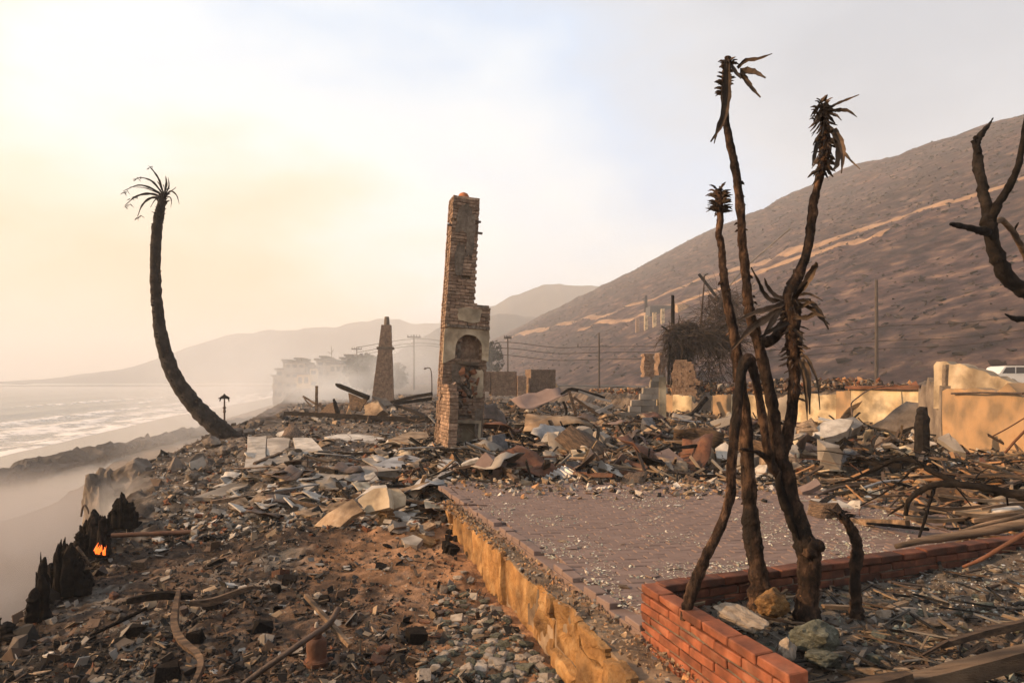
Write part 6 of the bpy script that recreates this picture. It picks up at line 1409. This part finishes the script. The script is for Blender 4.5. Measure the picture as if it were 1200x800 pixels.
def boulder(label, px, py, wpx, hpx, Y, m, i, rz=0, deep=.3, ty=0.0):
    p = at(px, py, Y); k = Y/F; z1 = p.z + hpx*k; z0 = min(p.z, Hs(p.x, Y)) - deep; o = ob('boulder', shared('bigrock', i, m), None, (p.x, p.y, (z0 + z1)/2), (0, ty, rz), (wpx*k*1.15, wpx*k*1.3, (z1 - z0)*1.45)); return tag(o, label, 'boulder')
boulder('dark round boulder on the bluff in the smoke, leftmost of three', 120, 580, 44, 26, 14.2, M['rock'], 0, .4)
boulder('large brown angular boulder in the middle of three on the bluff', 161, 578, 52, 38, 14.6, M['rock'], 1, 1.0)
boulder('dark rough boulder under the concrete lump on the bluff', 199, 574, 42, 30, 14.2, M['rock'], 2, 2.0, .8)
boulder('brown flat boulder in front of the three boulders', 180, 584, 40, 14, 13.4, M['rock'], 3, .2, .8)
traced('concrete_lump', 'long grey lump of concrete tilted on the bluff edge', 'concrete', [(184,553),(196,541),(222,536),(238,530),(244,540),(240,552),(215,563),(202,572),(188,570)], 14.6, (.1,-.75,.6), .7, M['rock'], warp=.04)
traced('concrete_lump', 'smooth pale face of broken concrete by the palm', 'concrete', [(222,541),(238,534),(242,543),(236,552),(226,556)], 14.4, (.45,-.8,.4), .2, M['conc'], warp=.01)
for kk_, (px, py, w, i) in enumerate(sorted(((296,499,16,0),(278,507,14,1),(250,520,22,2),(262,528,18,3),(305,494,10,4),(292,506,14,5),(330,486,12,0),(272,523,12,1),(225,560,18,2),(208,577,16,3),(243,548,14,4),(258,540,12,5)))):
    o = single('boulder', 'brown stone on the bluff edge by the palm, ' + ('first', 'second', 'third', 'fourth', 'fifth', 'sixth', 'seventh', 'eighth', 'ninth', 'tenth', 'eleventh', 'twelfth')[kk_] + ' from the left', 'boulder', px, py + 4, w, 'bigrock', M['rock'], 'stones along the bluff edge', i, lift=.2)
# low rock bank on the beach
def nth_word(i):
    one = 'first second third fourth fifth sixth seventh eighth ninth tenth eleventh twelfth thirteenth fourteenth fifteenth sixteenth seventeenth eighteenth nineteenth'.split()
    return one[i-1] if i < 20 else ('twentieth', 'thirtieth', 'fortieth')[i//10-2] if i % 10 == 0 else ('twenty', 'thirty', 'forty')[i//10-2] + ' ' + one[i%10-1]
M['bankrock'] = mat('dark_wet_rock', [(.018,.016,.015),(.035,.030,.027),(.06,.05,.045)], 2, .9, .8, 8, rand=.2, bdist=.05)
k_ = 44; P = [(np.interp(q, [0,1], [2, 300])) for q in np.linspace(0, 1, 46)]; i_ = 0
for px in P:
    Y = np.interp(px, [0, 110, 200, 300], [41, 52, 66, 92]); p = at(px, 560, Y); z = Hs(p.x, Y); s_ = rnd.uniform(1.3, 2.6)
    o = ob('bank_rock', shared('bigrock', i_, M['bankrock']), None, (p.x, Y + rnd.uniform(-.5,.5), z + .2), (0, 0, rnd.random()*6), (s_*1.4, s_, rnd.uniform(1.9, 2.6))); i_ += 1
    tag(o, nth_word(i_) + ' dark rock from the left in the low rock bank across the beach', 'rock', 'low rock bank across the beach')

# small fire under the stump
M['flame'] = bpy.data.materials.new('flame'); M['flame'].use_nodes = True; b = M['flame'].node_tree.nodes['Principled BSDF']; b.inputs['Base Color'].default_value = (.4,.08,.02,1); b.inputs['Emission Color'].default_value = (1,.13,.012,1); b.inputs['Emission Strength'].default_value = 1.25
fr = thing('small_fire', 'small orange fire glowing under the black stump at the bluff edge', 'fire')
Yf = min(gy(117, 652), 7.9)
for i in range(9):
    px, py = 111 + rnd.random()*13, 651 - rnd.random()*7; h = 3 + rnd.random()*6
    mb = MB(); tube(mb, limb([(px, py, 2.8), (px + rnd.uniform(-1,2), py - h*.5, 2.0), (px + rnd.uniform(1,5), py - h*1.4, .15)], Yf + rnd.uniform(-.04,.04)), 3, 6, .5, seed=i); ob('flame', mb.build('flame', M['flame'], True), fr)

# rocks round the trees and the grey green stones of the foreground
def rockat(label, px, py, w, m, i, sq=(1,1,1), rz=0, name='stone', lift=.25, tx=0.0, ty=0.0, kind='bigrock', Y=None):
    o = single(name, label, 'stone', px, py, w, kind, M[m], None, i, rz=rz, tx=tx, ty=ty, sq=sq, lift=lift)
    if Y: p = at(px, py, Y); s = w * Y / F; o.location = (p.x, Y, p.z + lift * s * sq[2]); o.scale = (s*sq[0], s*sq[1], s*sq[2])
    return o
rockat('long smooth rounded stone lying against the inside of the brick planter', 866, 734, 60, 'greystone', 4, (1, .5, .55), -.5, lift=.35, ty=.25, Y=3.62)
rockat('rough brown stone at the foot of the left burnt stem', 906, 718, 46, 'stone', 1, (1, .8, .9), .6, lift=.3, Y=3.82)
rockat('pale green broken stone at the foot of the tall burnt tree', 952, 762, 66, 'green', 2, (1, .7, .8), .3, lift=.3, Y=3.45)
rockat('upright pale stone left of the big broken one in the raised bed', 922, 772, 34, 'greystone', 3, (.7, .6, 1.2), .9, lift=.3, Y=3.35)
rockat('flat grey green stone lying before the big broken stone', 966, 776, 48, 'green', 5, (1, .8, .5), .2, Y=3.25)
rockat('dark flat stone in the middle of the raised bed', 1062, 720, 40, 'greystone', 0, (1, .7, .3), .4)
rockat('dark flat stone right of the other one in the raised bed', 1092, 733, 36, 'rock', 1, (1, .7, .3), .1)
rockat('blue grey stone by the kerb under the curved stick', 1148, 649, 24, 'green', 2, (1, .8, .8), .1)
def inbed_px(px, py):
    p = gpt(px, py); return bool(bedz(np.array([p.x]), np.array([p.y]))[0])
scatter('stone', 'in the raised bed', 'stone', 'stones in the raised bed', 85, (880, 1215, 668, 800), (9, 24), ('rock', 'chunk', 'slab'), ('green', 'green', 'greystone', 'rock'), ok=inbed_px, sq=(1, .8, .6))
scatter('plank_piece', 'in the raised bed', 'plank', 'plank pieces in the raised bed', 22, (930, 1215, 690, 800), (26, 60), ('board', 'stick'), ('wood', 'charw', 'tan', 'char'), ok=inbed_px, flat=.1)
beam('plank', 'broad brown plank across the bottom right corner', 'plank', [(1040,806,26),(1090,797,30),(1150,782,30),(1215,764,28)], (2.85, 3.05), M['wood'])
beam('charred_beam', 'dark charred plank above the broad brown plank', 'plank', [(1100,757,8),(1150,742,11),(1210,728,12)], (3.35, 3.6), M['charw'])
beam('plank', 'short brown plank end at the bottom of the raised bed', 'plank', [(985,812,20),(1030,804,26),(1066,792,16)], (2.75, 2.85), M['charw'])
def leftpx(px, py): p = gpt(px, py); return bool(leftdirt(np.array([p.x]), np.array([p.y]))[0])
scatter('stone', 'below the ochre retaining wall', 'stone', 'grey green stones below the retaining wall', 210, (490, 700, 668, 805), (5, 20), ('rock', 'chunk', 'bigrock'), ('green', 'green', 'greystone', 'conc'), ok=lambda px, py: leftpx(px, py) and px > 505 + (800 - py)*.55 - 45*rnd.random() and px < 545 + (py-660)*1.15, sq=(1, .8, .55), lift=.1)
scatter('stone', 'on the foreground dirt slope', 'stone', 'clods on the dirt slope', 46, (10, 540, 650, 805), (6, 13), ('rock', 'chunk'), ('rock', 'rock', 'greystone', 'iron'), ok=leftpx)
scatter('charred_chunk', 'on the dirt slope', 'charcoal', 'charred chunks on the dirt slope', 60, (30, 560, 625, 805), (8, 24), ('chunk', 'board', 'stick', 'slab'), ('char', 'char', 'charw', 'rust'), ok=leftpx)
scatter('flake', 'flat on the dirt slope', 'flake', 'pale flakes on the dirt slope', 60, (40, 600, 618, 800), (7, 16), ('slab', 'flake'), ('white', 'conc', 'tan'), ok=leftpx)
scatter('charred_chunk', 'on the sandy earth by the wall', 'charcoal', 'charcoal blocks by the wall', 8, (525, 562, 625, 650), (9, 15), ('chunk',), ('char',), ok=leftpx)
scatter('flat_stone', 'below the patio corner', 'stone', 'flat stones below the patio corner', 16, (462, 528, 608, 640), (12, 30), ('slab',), ('white', 'conc', 'tan', 'stone'), ok=leftpx)
scatter('rubble_slab', 'left of the tall chimney', 'slab', 'broken pieces in the slab field', 125, (235, 545, 510, 612), (12, 36), ('thin', 'thin', 'thin', 'thin', 'sheet'), ('white', 'white', 'conc', 'conc', 'tan', 'plaster'), ok=lambda px, py: px > 310 - (py-510)*.8, flat=.22)
scatter('charred_board', 'burnt and lying left of the chimney', 'board', 'burnt boards in the slab field', 34, (300, 560, 515, 612), (16, 42), ('board', 'stick', 'sheet'), ('char', 'charw', 'wood', 'iron'), flat=.2)
scatter('rubble_slab', 'in the rubble behind the patio', 'slab', 'broken slabs in the rubble heap', 120, (545, 1000, 492, 566), (10, 32), ('thin', 'thin', 'slab', 'chunk', 'sheet'), ('white', 'conc', 'conc', 'tan', 'tan', 'brickfloor', 'slate', 'plaster'), flat=.4, lift=.3)
scatter('charred_board', 'burnt in the heap behind the patio', 'board', 'burnt boards in the rubble heap', 80, (545, 1010, 492, 570), (16, 46), ('board', 'stick', 'sheet'), ('char', 'char', 'charw', 'wood', 'iron', 'rust'), flat=.35, lift=.2)
scatter('rubble_slab', 'below the cream wall', 'slab', 'broken slabs below the cream wall', 45, (925, 1090, 492, 545), (10, 26), ('thin', 'slab', 'chunk', 'sheet'), ('white', 'conc', 'tan', 'cream', 'rock'), flat=.4, lift=.3)
scatter('rubble_slab', 'in the yard right of the patio', 'slab', 'broken pieces in the burnt yard', 45, (960, 1210, 540, 622), (12, 36), ('thin', 'thin', 'chunk', 'sheet'), ('tan', 'stucco', 'white', 'conc', 'charw'), flat=.25)
scatter('burnt_board', 'burnt in the yard right of the patio', 'board', 'burnt boards in the burnt yard', 40, (960, 1215, 545, 628), (25, 70), ('board', 'stick'), ('charw', 'char', 'wood', 'rust'), flat=.15, sq=(1, .7, .7))
#scatter('brick', 'loose brick on the bank of rubble above the cream wall', 'brick', 'loose bricks above the cream wall', 1, (900, 1000, 500, 505), (7, 9), ('chunk',), ('brickhot',))
scatter('patio_fragment', 'lying on the brick patio', 'fragment', 'fragments on the patio', 34, (590, 1040, 578, 690), (8, 16), ('slab', 'flake', 'stick'), ('white', 'tan', 'conc', 'brickfloor', 'charw'), flat=.05, lift=.1, ok=lambda px, py: bool(patz(np.array([gp(px, py).x]), np.array([gp(px, py).y]))[0]), sq=(1,1,.6))

# long beams, bent pipes and wires tangled through the rubble
def long_piece(name, cat, label, px, py, L, m, rad, bend, group, sides=6, rise=.12):
    p = gpt(px, py); a = rnd.uniform(0, 3.14); d = Vector((math.cos(a), math.sin(a), rnd.gauss(0, rise))); s = d.cross(Vector((0, 0, 1))).normalized(); P = []
    for k in range(5):
        t = k/4 - .5; q = p + d * L * t + s * bend * L * (t*t - .12) * 2 + Vector((0, 0, .06 + abs(bend) * .5 * L * (.25 - t*t) + (.03*rnd.random() if bend else 0))); q.z = max(q.z, Hs(q.x, q.y) + rad * .4); P.append((q.x, q.y, q.z, rad * (1 - .25*rnd.random())))
    mb = MB(); tube(mb, P, 4, sides, .15, seed=px); tag(ob(name, mb.build(name, m, sides > 6)), label, cat, group)
AR = {'l': ((290, 560, 512, 600), 'in the slab field'), 'm': ((545, 760, 492, 566), 'in the rubble behind the patio'), 'r': ((760, 1000, 492, 566), 'in the rubble behind the burnt trees'), 'y': ((960, 1215, 530, 625), 'in the yard right of the patio')}
for kx, n1, n2, n3 in (('l', 16, 8, 10), ('m', 24, 12, 14), ('r', 24, 12, 14), ('y', 20, 6, 14)):
    (x0, x1, y0, y1), wh = AR[kx]
    def spot(i, n): return x0 + (x1 - x0) * ((i * .618) % 1), y0 + (y1 - y0) * (i + .5) / n
    nth = lambda i, n: ('far', 'mid', 'near')[min(2, int(3 * i / n))] + ' ' + ('left', 'centre left', 'centre', 'centre right', 'right')[min(4, int(5 * ((i * .618) % 1)))]
    for i in range(n1): mm = rnd.choice(('char', 'char', 'charw', 'wood')); long_piece('charred_beam', 'beam', ADJ[mm] + ' burnt beam ' + wh + ', ' + nth(i, n1), *spot(i, n1), rnd.uniform(.7, 2.0), M[mm], rnd.uniform(.03, .065), 0, 'burnt beams ' + wh, 4)
    for i in range(n2): mm = rnd.choice(('rust', 'iron', 'zinc')); long_piece('bent_pipe', 'pipe', ADJ[mm].replace(' metal', '') + ' bent metal pipe ' + wh + ', ' + nth(i, n2), *spot(i + .3, n2), rnd.uniform(.6, 1.6), M[mm], rnd.uniform(.012, .025), rnd.uniform(-.5, .5), 'bent pipes ' + wh, 7)
    for i in range(n3): long_piece('wire', 'wire', ('thin', 'curled', 'looping')[i % 3] + ' rusty wire ' + wh + ', ' + nth(i, n3), *spot(i + .7, n3), rnd.uniform(.5, 1.3), M['rust'], .006, rnd.uniform(-1.3, 1.3), 'rusty wires ' + wh, 4, .3)
mass('green_chips', 'grey green chips and grit between the stones below the retaining wall', 6000, (480, 730), (3.3, 5.6), (.006, .05), [GN_, GY_, GY_, (.16,.16,.125), BR_], lambda X, Y: leftdirt(X, Y) & ((X*F/Y + 600) > 520 + (5.3 - Y) * -18) , power=3)
mass('charcoal_crumbs', 'black charcoal crumbs matted into the dirt of the slope', 12000, (-120, 620), (3.2, 11), (.012, .09), [CH_, CH_, (.035,.028,.023), BR_], lambda X, Y: leftdirt(X, Y) & (fbm(X*.8, Y*.8, 51, 3) > .08) & (zones(X, Y)[1] < -1.0), power=3.2, flat=.5)
mass('burnt_scraps', 'thin burnt scraps and flakes matted over the dirt slope', 9000, (-120, 640), (3.2, 10.5), (.02, .16), [CH_, CH_, BR_, (.06,.05,.042), GY_, TN_], lambda X, Y: leftdirt(X, Y) & (fbm(X*.9, Y*.9, 71, 3) + .4*np.clip(-zones(X, Y)[1]-1.2, -1, 1) > .05), T['lf'] + T['ls'], power=3, flat=.7)
